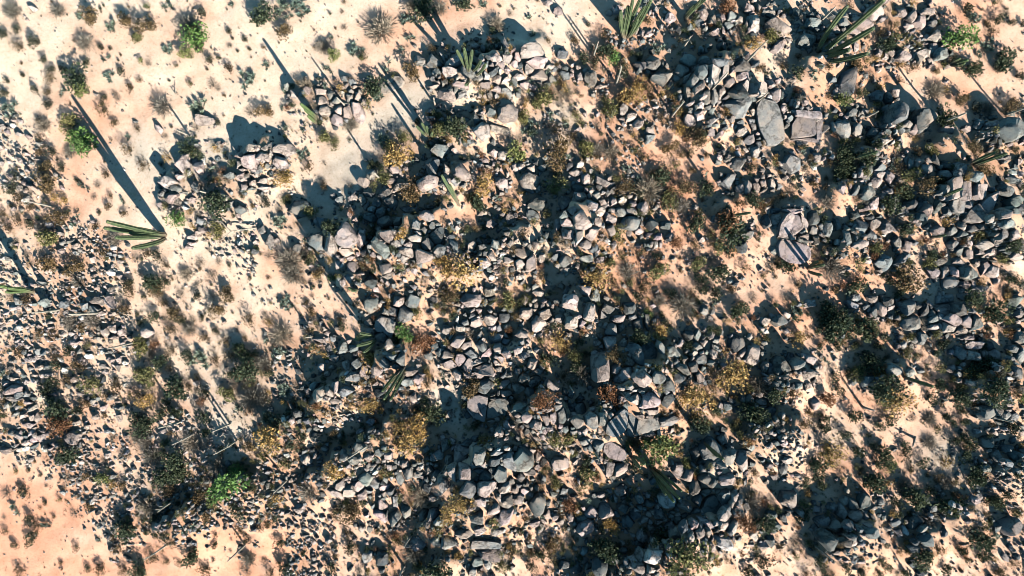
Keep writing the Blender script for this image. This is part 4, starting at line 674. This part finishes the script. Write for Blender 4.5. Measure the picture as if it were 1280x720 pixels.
def shrub_meshes(t, n, seed):
    """Foliage and branches of a shrub of diameter 1, as arrays."""
    r = np.random.default_rng(seed)
    lo, hi = (np.array(q) for q in SH[t])
    big = n > 150
    hgt = {'w': .62, 'a': .5}.get(t, .72) * r.uniform(.85, 1.15)
    # lobes make the outline uneven
    nl = r.integers(4, 8) if big else r.integers(2, 5)
    la = r.uniform(0, 6.28, nl); lr = np.sqrt(r.uniform(0, 1, nl)) * .30
    LC = np.stack([np.cos(la) * lr, np.sin(la) * lr, r.uniform(.3, .65, nl) * hgt], -1)
    LR = r.uniform(.16, .30, nl)
    if t == 'a':
        nr = 7 if big else 3
        ra = r.uniform(0, 6.28, nr); rq = np.sqrt(r.uniform(0, 1, nr)) * .36
        RC = np.stack([np.cos(ra) * rq, np.sin(ra) * rq, r.uniform(.0, .3, nr) * hgt], -1)
        nb = n // nr
        base = np.repeat(RC, nb, 0); m = len(base)
        az = r.uniform(0, 6.28, m); el = r.uniform(.15, 1.45, m)
        d = np.stack([np.cos(az) * np.cos(el), np.sin(az) * np.cos(el), np.sin(el)], -1)
        side = np.stack([-np.sin(az), np.cos(az), r.normal(0, .3, m)], -1)
        ln = r.uniform(.14, .26, m) * (1 if big else 1.35); wd = ln * r.uniform(.07, .13, m)
    elif t == 'w':
        m = n
        az = r.uniform(0, 6.28, m); el = np.arcsin(r.uniform(.05, .98, m))
        d = np.stack([np.cos(az) * np.cos(el), np.sin(az) * np.cos(el), np.sin(el) * .95], -1) + r.normal(0, .12, (m, 3))
        st = r.uniform(0.02, .30, m)
        base = d * st[:, None] + np.array([0, 0, .02]) + r.normal(0, .03, (m, 3))
        base[:, 2] = np.abs(base[:, 2])
        ln = r.uniform(.12, .27, m); d = d + r.normal(0, .3, (m, 3)); d /= np.linalg.norm(d, axis=1)[:, None]
        side = np.cross(d, unit(r, m)); side /= np.linalg.norm(side, axis=1)[:, None]
        wd = np.full(m, .0075 if big else .013) * r.uniform(.6, 1.5, m)
    else:
        m = n
        which = r.integers(0, nl, m)
        u = unit(r, m) * (r.uniform(.25, 1, m) ** .5)[:, None]
        base = LC[which] + u * LR[which][:, None] * np.array([1.1, 1.1, .9])
        base[:, 2] = np.clip(base[:, 2], .02, None)
        d = unit(r, m) + u * .7 + np.array([0, 0, .25]); d /= np.linalg.norm(d, axis=1)[:, None]
        side = np.cross(d, unit(r, m)); side /= np.linalg.norm(side, axis=1)[:, None]
        s = .068 if big else .155
        if t in 'o': s *= .9
        if t in 'Dd': s *= 1.25
        ln = s * r.uniform(.7, 1.5, m); wd = ln * r.uniform(.22, .42, m)
    V, L, S = tri_fan(base, d, side, ln, wd)
    f = r.uniform(0, 1, m) ** 1.3
    col = lo + (hi - lo) * f[:, None]
    col = np.repeat(col, 4, 0)
    if t == 'a': col[2::4] = np.clip(col[2::4] * 1.8 + .03, 0, .5)
    if t in 'Do' and r.random() < .5: col[r.integers(0, m, m // 8)] *= 1.3
    fol = (V, L, S, col)
    # branches
    nbz = (26 if big else 9)
    ends = base[r.integers(0, m, nbz)] * .92
    st = np.column_stack([r.normal(0, .03, (nbz, 2)), np.zeros(nbz)])
    dd = ends - st; ll = np.linalg.norm(dd, axis=1); dd /= ll[:, None]
    s1 = np.cross(dd, unit(r, nbz)); s1 /= np.linalg.norm(s1, axis=1)[:, None]; s2 = np.cross(dd, s1)
    w0 = .014 if big else .022
    A = [st + s1 * w0, st - s1 * w0 * .5 + s2 * w0 * .87, st - s1 * w0 * .5 - s2 * w0 * .87, ends]
    BV = np.stack(A, 1).reshape(-1, 3)
    q = np.arange(nbz)[:, None] * 4
    BL = np.concatenate([q + np.array([[0, 1, 3]]), q + np.array([[1, 2, 3]]), q + np.array([[2, 0, 3]])], 1).ravel()
    bc = np.broadcast_to(np.array((.20, .165, .13)) if t in 'wba' else np.array((.14, .11, .08)), (len(BV), 3))
    return fol, (BV, BL, np.full(nbz * 3, 3), bc)

NAMES = {'w': ('grey_shrub', 'wispy grey dry', 'shrub', 'dry shrubs on the sand'), 'b': ('brown_shrub', 'brown dry', 'shrub', 'dry shrubs on the sand'),
         'd': ('dark_shrub', 'compact dark', 'shrub', 'dark shrubs on the sand'), 'D': ('dark_shrub', 'dense dark green', 'shrub', 'dark shrubs on the sand'),
         'l': ('olive_shrub', 'olive', 'shrub', 'olive shrubs among the rocks'), 'o': ('golden_bush', 'golden ochre', 'bush', 'golden bushes among the rocks'),
         'r': ('rusty_bush', 'rusty brown', 'bush', 'rusty bushes among the rocks'), 'G': ('green_bush', 'bright green', 'bush', 'leafy green bushes'),
         'y': ('yellow_green_bush', 'yellow green', 'bush', 'leafy green bushes'), 'a': ('spiky_plant', 'blue green', 'succulent', 'spiky succulents on the sand')}
protos = {}
for ti, t in enumerate(SH):
    for v in range(4):
        n_big = {'w': 800, 'o': 600, 'G': 620, 'a': 260, 'y': 600}.get(t, 640)
        (fv, fl, fs, fc), (bv, bl, bs, bc) = shrub_meshes(t, n_big, 50 * ti + v)
        protos[t, v] = (build(NAMES[t][0] + "_foliage", fv, fl, fs, LEAF, fc), build(NAMES[t][0] + "_branches", bv, bl, bs, LEAF, bc))
small = {(t, v): shrub_meshes(t, {'w': 190, 'a': 66}.get(t, 300), 9000 + 50 * ti + v) for ti, t in enumerate(SH) for v in range(5)}

shr = []
for (tc, tr), txt in SHRUBS.items():
    for e in txt.split():
        a = e.split(','); shr.append(dict(px=tc * 320 + float(a[0]) / 4, py=tr * 180 + float(a[1]) / 4, D=float(a[2][:-1]) / 4, t=a[2][-1]))
shr.sort(key=lambda d: -d['D'])
sr = np.random.default_rng(5)
uV, uL, uS, uC = [], [], [], []; un = 0
def to_under(V, L, S, col, x, y, z, s, rz, sz, tint):
    global un
    c, q = math.cos(rz), math.sin(rz)
    W = np.column_stack([(V[:, 0] * c - V[:, 1] * q) * s + x, (V[:, 0] * q + V[:, 1] * c) * s + y, V[:, 2] * s * sz + z])
    uV.append(W); uL.append(L + un); uS.append(S); uC.append(col * tint); un += len(W)

shrub_things = []
for i, d in enumerate(shr):
    D = d['D'] * M * (1.2 if d['t'] in 'dDb' else 1.08)
    x, y, z = ground_at(d['px'], d['py'], D * .25)
    x, y = float(x), float(y); z = float(terrain(x, y)) - .02
    rz = sr.uniform(0, 6.28); sz = sr.uniform(.85, 1.2)
    if i < N_THINGS:
        nm = NAMES[d['t']][0]
        root = bpy.data.objects.new(nm, None); C.objects.link(root)
        root.empty_display_size = .2
        root.location = (x, y, z); root.rotation_euler = (0, 0, rz); root.scale = (D, D * sr.uniform(.85, 1.1), D * sz)
        fm, bm_ = protos[d['t'], int(sr.integers(0, 4))]
        link("foliage", fm, root); link("branches", bm_, root)
        d['o'] = root; shrub_things.append(d)
    else:
        f, b = small[d['t'], int(sr.integers(0, 5))]
        to_under(*f, x, y, z, D, rz, sz, sr.uniform(.5, .95)); to_under(*b, x, y, z, D, rz, sz, .8)
# self-sown small growth by zone
RATE = {'x': (1.3, 'llDDDbbwwaor', 6, 16), 's': (1, 'dbw', 5, 10), ':': (.55, 'bbddwlD', 4, 10), 'R': (1.25, 'llDDDbbwwaoor', 5, 14), 'B': (.45, 'lDDDob', 6, 12), 'k': (.5, 'bdwl', 4, 9), 'r': (.3, 'lbDw', 4, 10), '.': (.4, 'bddDw', 2, 6.5)}
for cy in range(-5, 41):
    for cx in range(-5, 69):
        ra, kinds, d0, d1 = RATE[cls(cx * 20 + 10, cy * 20 + 10)]
        out = not (0 <= cx < 64 and 0 <= cy < 36)
        zc = cls(cx * 20 + 10, cy * 20 + 10)
        for _ in range(sr.poisson(ra * (1.6 if out else 1.7 if zc == 'x' else 2.4 if zc in 'RB' else 1))):
            px, py = cx * 20 + sr.uniform(0, 20), cy * 20 + sr.uniform(0, 20)
            if zc in 'RBx' and not out and open_gap(px, py) < sr.uniform(-2, 5): continue
            t = kinds[sr.integers(len(kinds))]; D = sr.uniform(d0, d1) * M
            if sr.uniform() < .75 * bare(px, py): continue
            x, y, z = ground_at(px, py, 0)
            up = .12 if cls(px, py) in 'RB' else 0
            f, b = small[t, int(sr.integers(0, 5))]
            rz = sr.uniform(0, 6.28)
            to_under(*f, float(x), float(y), float(z) + up, D, rz, sr.uniform(.8, 1.3), sr.uniform(.75, 1.2)); to_under(*b, float(x), float(y), float(z) + up, D, rz, 1, 1)
for ex, ey, ea, eb, en in [(205, 640, 60, 32, 70), (295, 605, 62, 45, 90), (350, 560, 45, 20, 30), (235, 598, 50, 22, 30), (445, 545, 60, 25, 30), (860, 440, 50, 25, 25), (1030, 410, 40, 25, 16), (1110, 460, 40, 22, 12), (1235, 450, 35, 40, 14), (670, 690, 60, 25, 30), (690, 300, 40, 30, 15), (800, 250, 50, 35, 30)]:
    for _ in range(en):                                     # thickets of dark scrub
        px, py = ex + sr.normal() * ea * .5, ey + sr.normal() * eb * .5
        if math.hypot(px - 285, py - 607) < 24: continue
        x, y, z = (float(q) for q in ground_at(px, py)); t = 'DDdwlbd'[sr.integers(7)]; D = sr.uniform(4, 12) * M; rz = sr.uniform(0, 6.28)
        f, b = small[t, int(sr.integers(0, 5))]
        to_under(*f, x, y, z, D, rz, sr.uniform(.8, 1.2), sr.uniform(.7, 1.1)); to_under(*b, x, y, z, D, rz, 1, 1)
tiny = {}
for t in 'bowlDdr':
    for v in range(6):
        (fv, fl, fs, fc), _b = shrub_meshes(t, 26, 40000 + ord(t) * 10 + v); tiny[t, v] = (fv, fl, fs, fc)
TUFT = {'x': 10, ':': 6, 'R': 7, 'B': 3.5, 'k': 6, 'r': 4, '.': 1.4}
tp = []
for cy in range(-3, 39):
    for cx in range(-3, 67):
        zc = cls(cx * 20 + 10, cy * 20 + 10)
        for _ in range(sr.poisson(TUFT[zc])):
            tp.append((cx * 20 + sr.uniform(0, 20), cy * 20 + sr.uniform(0, 20), zc))
tx_, ty_, tz_ = ground_at(np.array([q[0] for q in tp]), np.array([q[1] for q in tp]))
for k, q in enumerate(tp):
    t = 'bboowlllrDDdd'[sr.integers(13)] if q[2] != '.' else 'bdwbo'[sr.integers(5)]
    D = sr.uniform(1.8, 5.5) * M * (1 if q[2] != '.' else .7)
    to_under(*tiny[t, int(sr.integers(6))], float(tx_[k]), float(ty_[k]), float(tz_[k]), D, sr.uniform(0, 6.28), sr.uniform(.7, 1.2), sr.uniform(.7, 1.2))
o = link("undergrowth", build("undergrowth", np.concatenate(uV), np.concatenate(uL), np.concatenate(uS), LEAF, np.concatenate(uC)))
tag(o, "small low scrub and tufts scattered between the rocks and over the sand", "undergrowth", None, "stuff")
print("shrubs", len(shr), "under verts", un, time.time() - T0)

# ---------------------------------------------------------------- cacti, stalks, the dead branch
def tube(path, rad, ribs, depth, r):
    """Ribbed stem along path with radii rad, closed by a rounded tip."""
    path = np.asarray(path, float); n = len(path); k = ribs * 2 if ribs else 7
    T = np.gradient(path, axis=0); T /= np.linalg.norm(T, axis=1)[:, None]
    ref = np.array([1.0, .2, 0]); V = []
    for i in range(n):
        s = np.cross(T[i], ref); s /= np.linalg.norm(s); q = np.cross(T[i], s)
        a = np.arange(k) * 2 * math.pi / k
        rr_ = rad[i] * (np.where(np.arange(k) % 2 == 0, 1, 1 - depth) if ribs else 1)
        V.append(path[i] + np.outer(np.cos(a) * rr_, s) + np.outer(np.sin(a) * rr_, q))
    V.append(path[-1:] + T[-1] * rad[-1] * .5); V = np.concatenate(V)
    a = np.arange(k); b = (a + 1) % k
    L = np.concatenate([np.stack([j * k + a, j * k + b, (j + 1) * k + b, (j + 1) * k + a], -1).ravel() for j in range(n - 1)] +
                       [np.stack([(n - 1) * k + a, (n - 1) * k + b, np.full(k, n * k)], -1).ravel()])
    return V, L, np.concatenate([np.full(k * (n - 1), 4), np.full(k, 3)])

def tip_point(px, py, hpx, z0):
    z = hpx * M + z0
    return np.array([(px - 640) * M * (1 - z / H), (360 - py) * M * (1 - z / H), z])

def stem_path(p0, p1, n, sag, r):
    t = np.linspace(0, 1, n)[:, None]
    flat = np.array([p1[0], p1[1], p0[2]])
    mid = p0 + (flat - p0) * sag + np.array([0, 0, (p1[2] - p0[2]) * .30])
    mid = mid + r.normal(0, .05, 3)
    return p0 * (1 - t) ** 2 + mid * 2 * t * (1 - t) + p1 * t ** 2

cactus_things = []
for ci, (label, base, stems, rad) in enumerate(CACTI):
    r = np.random.default_rng(300 + ci)
    bx, by = (float(q) for q in base.split(','))
    x, y, z = (float(q) for q in ground_at(bx, by))
    root = bpy.data.objects.new("columnar_cactus", None); C.objects.link(root)
    root.location = (x, y, z)
    tag(root, label, "cactus", "columnar cacti standing among the rocks")
    mat = CACT2 if 'bright' in label else CACT
    for k, s in enumerate(stems.split(';')):
        tx, ty, hp = (float(q) for q in s.split(','))
        p1 = tip_point(tx, ty, hp, z) - np.array([x, y, z])
        p0 = np.array([0, 0, -.15]) if k == 0 else np.array([p1[0] * .25 + r.normal(0, .08), p1[1] * .25 + r.normal(0, .08), r.uniform(-.1, .25)])
        n = 9
        path = stem_path(p0, p1, n, .55 if k else .3, r)
        tt = np.linspace(0, 1, n)
        rads = .78 * rad * r.uniform(.85, 1.05) * np.where(tt < .15, .85, 1) * np.where(tt > .9, .7, 1)
        V, L, S = tube(path, rads, 7, .22, r)
        link("trunk" if k == 0 else "arm", build("cactus_stem", V, L, S, mat, None, False), root)
    cactus_things.append(root)

stalk_things = []
for si, s in enumerate(STALKS):
    r = np.random.default_rng(700 + si)
    bx, by, tx, ty, hp = (float(q) for q in s.split(','))
    x, y, z = (float(q) for q in ground_at(bx, by))
    p1 = tip_point(tx, ty, hp, z) - np.array([x, y, z])
    root = bpy.data.objects.new("bare_stalk", None); C.objects.link(root)
    root.location = (x, y, z)
    path = stem_path(np.array([0, 0, -.15]), p1, 8, .35, r)
    tt = np.linspace(0, 1, 8); w = r.uniform(.055, .08)
    V, L, S = tube(path, w * (1.15 - .6 * tt), 0, 0, r)
    link("trunk", build("stalk_trunk", V, L, S, WOOD, None, True), root)
    for q in range(int(r.integers(2, 5))):                     # a few short twigs near the top
        i0 = int(r.integers(4, 7)); d = unit(r, 1)[0]; d[2] = abs(d[2])
        V, L, S = tube(np.array([path[i0] + d * u * .35 for u in (0, .5, 1)]), np.array([.02, .016, .01]), 0, 0, r)
        link("twig", build("stalk_twig", V, L, S, WOOD, None, True), root)
    stalk_things.append((root, bx, by))

def branch(label, base_px, limbs, rad):
    x, y, z = (float(q) for q in ground_at(*base_px))
    root = bpy.data.objects.new("dead_branch", None); C.objects.link(root); root.location = (x, y, z)
    tag(root, label, "branch")
    r = np.random.default_rng(int(base_px[0]))
    for pts, w in limbs:
        P = []
        for (px, py, up) in pts:
            xx, yy, zz = (float(q) for q in ground_at(px, py, up)); P.append((xx - x, yy - y, zz + up - z))
        P = np.array(P); t = np.linspace(0, len(P) - 1, 4 * len(P)); i = np.minimum(t.astype(int), len(P) - 2); f = (t - i)[:, None]
        Q = P[i] * (1 - f) + P[i + 1] * f + r.normal(0, .012, (len(t), 3))
        V, L, S = tube(Q, np.linspace(w, w * .4, len(Q)), 0, 0, r)
        link("limb", build("branch_limb", V, L, S, WOOD, None, True), root)
branch("pale forked dead branch lying on gravel right of the big splayed cactus", (289, 289),
       [([(320, 285, .25), (305, 287, .35), (289, 289, .45)], .06), ([(289, 289, .45), (280, 297, .35), (271, 304, .15)], .045), ([(289, 289, .45), (276, 277, .55), (265, 267, .3)], .045), ([(276, 277, .5), (266, 276, .4), (258, 262, .3)], .03)], .06)
branch("thin grey dead branch lying across the pale stones at the left", (120, 392), [([(82, 396, .2), (105, 393, .25), (126, 390, .3)], .045), ([(105, 393, .25), (112, 388, .3)], .03)], .05)
branch("short dry forked twig on the sand near the top left bushes", (219, 113), [([(214, 110, .1), (219, 117, .1), (224, 119, .15)], .03), ([(219, 117, .1), (220, 105, .2)], .025)], .03)

# ---------------------------------------------------------------- labels that single each thing out
LM = [("the big splayed cactus", 180, 292), ("the top-left green bush", 247, 50), ("the green bush with twin shadows", 103, 172), ("the small pale stone pile", 412, 138),
 ("the big wispy grey bush at the top", 475, 38), ("the flat pale slab", 490, 106), ("the wide cactus at the top right", 1058, 45), ("the top cactus clump", 790, 28),
 ("the big pale upper boulder", 664, 61), ("the round cracked upper boulder", 895, 91), ("the oval grey slab", 962, 153), ("the square framed slab", 1006, 158),
 ("the bright top-right bush", 1197, 44), ("the upright right-edge boulder", 1264, 160), ("the upper golden bush", 498, 196), ("the widest golden bush", 578, 340),
 ("the smooth purple-grey boulder", 430, 292), ("the lone round pink-grey boulder", 374, 259), ("the small golden bush", 465, 452), ("the green bush in dark rocks", 502, 420),
 ("the three boulders in open sand", 335, 192), ("the pale ridge left of centre sand", 728, 272), ("the slab with striped shadows", 993, 313), ("the cracked four-block rock", 993, 278),
 ("the round brown right-hand bush", 1138, 350), ("the fractured dome of blocks", 1206, 245), ("the rounded boulders with round shadow", 1188, 398), ("the single bent cactus stem", 1148, 477),
 ("the slim cactus on reddish sand", 926, 268), ("the square pale middle boulder", 714, 379), ("the huge pale lower boulder", 806, 476), ("the flat grey slab trio", 775, 528),
 ("the paired golden bushes", 890, 485), ("the stepped block ledge", 600, 462), ("the big wedge boulder", 579, 570), ("the bright white boulder", 834, 629),
 ("the bottom white boulder", 819, 701), ("the lower yellow-green bush", 825, 562), ("the lower-left green bush", 285, 606), ("the left-edge green cactus", 18, 361),
 ("the pale pebble slope", 385, 660), ("the bare orange corner", 60, 660), ("the pale boulder by the shadow line", 990, 625), ("the dark jointed rock mass", 1065, 645),
 ("the leaning cactus bundle", 492, 480), ("the forked dead branch", 288, 290), ("the big bottom olive shrub", 860, 703), ("the pale square right-bottom rock", 1265, 660),
 ("the left-hand stone scatter", 45, 490), ("the lower-right open sand", 1100, 520), ("the top-left corner", 0, 0), ("the bottom-right corner", 1280, 720), ("the top-right corner", 1280, 0)]
LMX = np.array([a[1] for a in LM]); LMY = np.array([a[2] for a in LM])
DIRS = ["right of", "lower right of", "below", "lower left of", "left of", "upper left of", "above", "upper right of"]
def relation(px, py):
    d = np.hypot(LMX - px, LMY - py)
    for k in np.argsort(d):
        if d[k] > 9: break
    a = math.atan2(py - LMY[k], px - LMX[k])
    w = DIRS[int(round(a / (math.pi / 4))) % 8]
    return ("just " if d[k] < 32 else "") + w + " " + LM[k][0], d[k]
ORD = ["nearest", "second nearest", "third nearest", "fourth nearest", "fifth nearest", "sixth nearest", "seventh nearest", "eighth nearest", "ninth nearest", "tenth nearest", "eleventh nearest", "twelfth nearest"]
def label_all(items):
    """items: (object, front words, noun, px, py, category, group)"""
    book = {}
    for it in items:
        rel, dist = relation(it[3], it[4])
        book.setdefault(it[1] + " " + it[2] + " " + rel, []).append((dist, it))
    for key, lst in book.items():
        lst.sort(key=lambda q: q[0])
        for k, (dist, it) in enumerate(lst):
            tag(it[0], key if len(lst) == 1 else ORD[min(k, 11)] + " " + key, it[5], it[6])
SPECIAL = {"the flat pale slab": "wide flat pale slab on open ground, streaked by long cactus shadows", "the oval grey slab": "big smooth grey oval slab lying left of the square framed slab",
 "the square framed slab": "square flat pinkish slab framed by thinner split strips at the upper right", "the smooth purple-grey boulder": "large smooth purple-grey boulder facing the pale sand, left of centre",
 "the slab with striped shadows": "large flat slab crossed by striped cactus shadows, beside the reddish sand", "the square pale middle boulder": "square pale boulder with flat top near the middle, black shadow around it",
 "the big wedge boulder": "biggest wedge-shaped pale boulder at the head of the dark lower rocks", "the bright white boulder": "brightest white boulder, alone in deep shadow among the bottom rocks",
 "the bottom white boulder": "bright white boulder of a touching pair near the bottom edge", "the lone round pink-grey boulder": "lone round pink-grey boulder with dark shrubs around it, above the purple-grey one",
 "the big pale upper boulder": "largest pale boulder on top of the upper rock ridge", "the round cracked upper boulder": "round pale boulder split by one straight crack in the upper rocks"}
items = []
used = set()
for d in things:
    best = None
    for nm, lx, ly in LM:
        if nm in SPECIAL and nm not in used and math.hypot(lx - d['px'], ly - d['py']) < 9: best = nm
    if best:
        used.add(best); tag(d['o'], SPECIAL[best], "boulder", "boulders of the rocky outcrops"); continue
    mx, mn = max(d['L'], d['W']), min(d['L'], d['W'])
    size = "huge" if mx > 32 else "large" if mx > 22 else "medium" if mx > 16 else "small"
    tone = {'p': 'pale pinkish', 'g': 'grey', 'd': 'dark grey', 'w': 'bright white', 'm': 'mauve grey', 'b': 'smooth grey'}[d['tone']]
    shape = "flat" if d['flat'] else "narrow" if mx / mn > 1.75 else "oblong" if mx / mn > 1.35 else "blocky"
    items.append((d['o'], size + " " + tone + " " + shape, "boulder", d['px'], d['py'], "boulder", "boulders of the rocky outcrops"))
for d in shrub_things:
    nm, words, cat, grp = NAMES[d['t']]
    size = "large" if d['D'] > 26 else "medium" if d['D'] > 18 else "small"
    items.append((d['o'], size + " " + words, cat, d['px'], d['py'], cat, grp))
for o, bx, by in stalk_things:
    items.append((o, "thin pale leafless", "stalk standing", bx, by, "dead stalk", "thin bare stalks with long shadows"))
label_all(items)
print("done", time.time() - T0, "objects", len(bpy.data.objects))
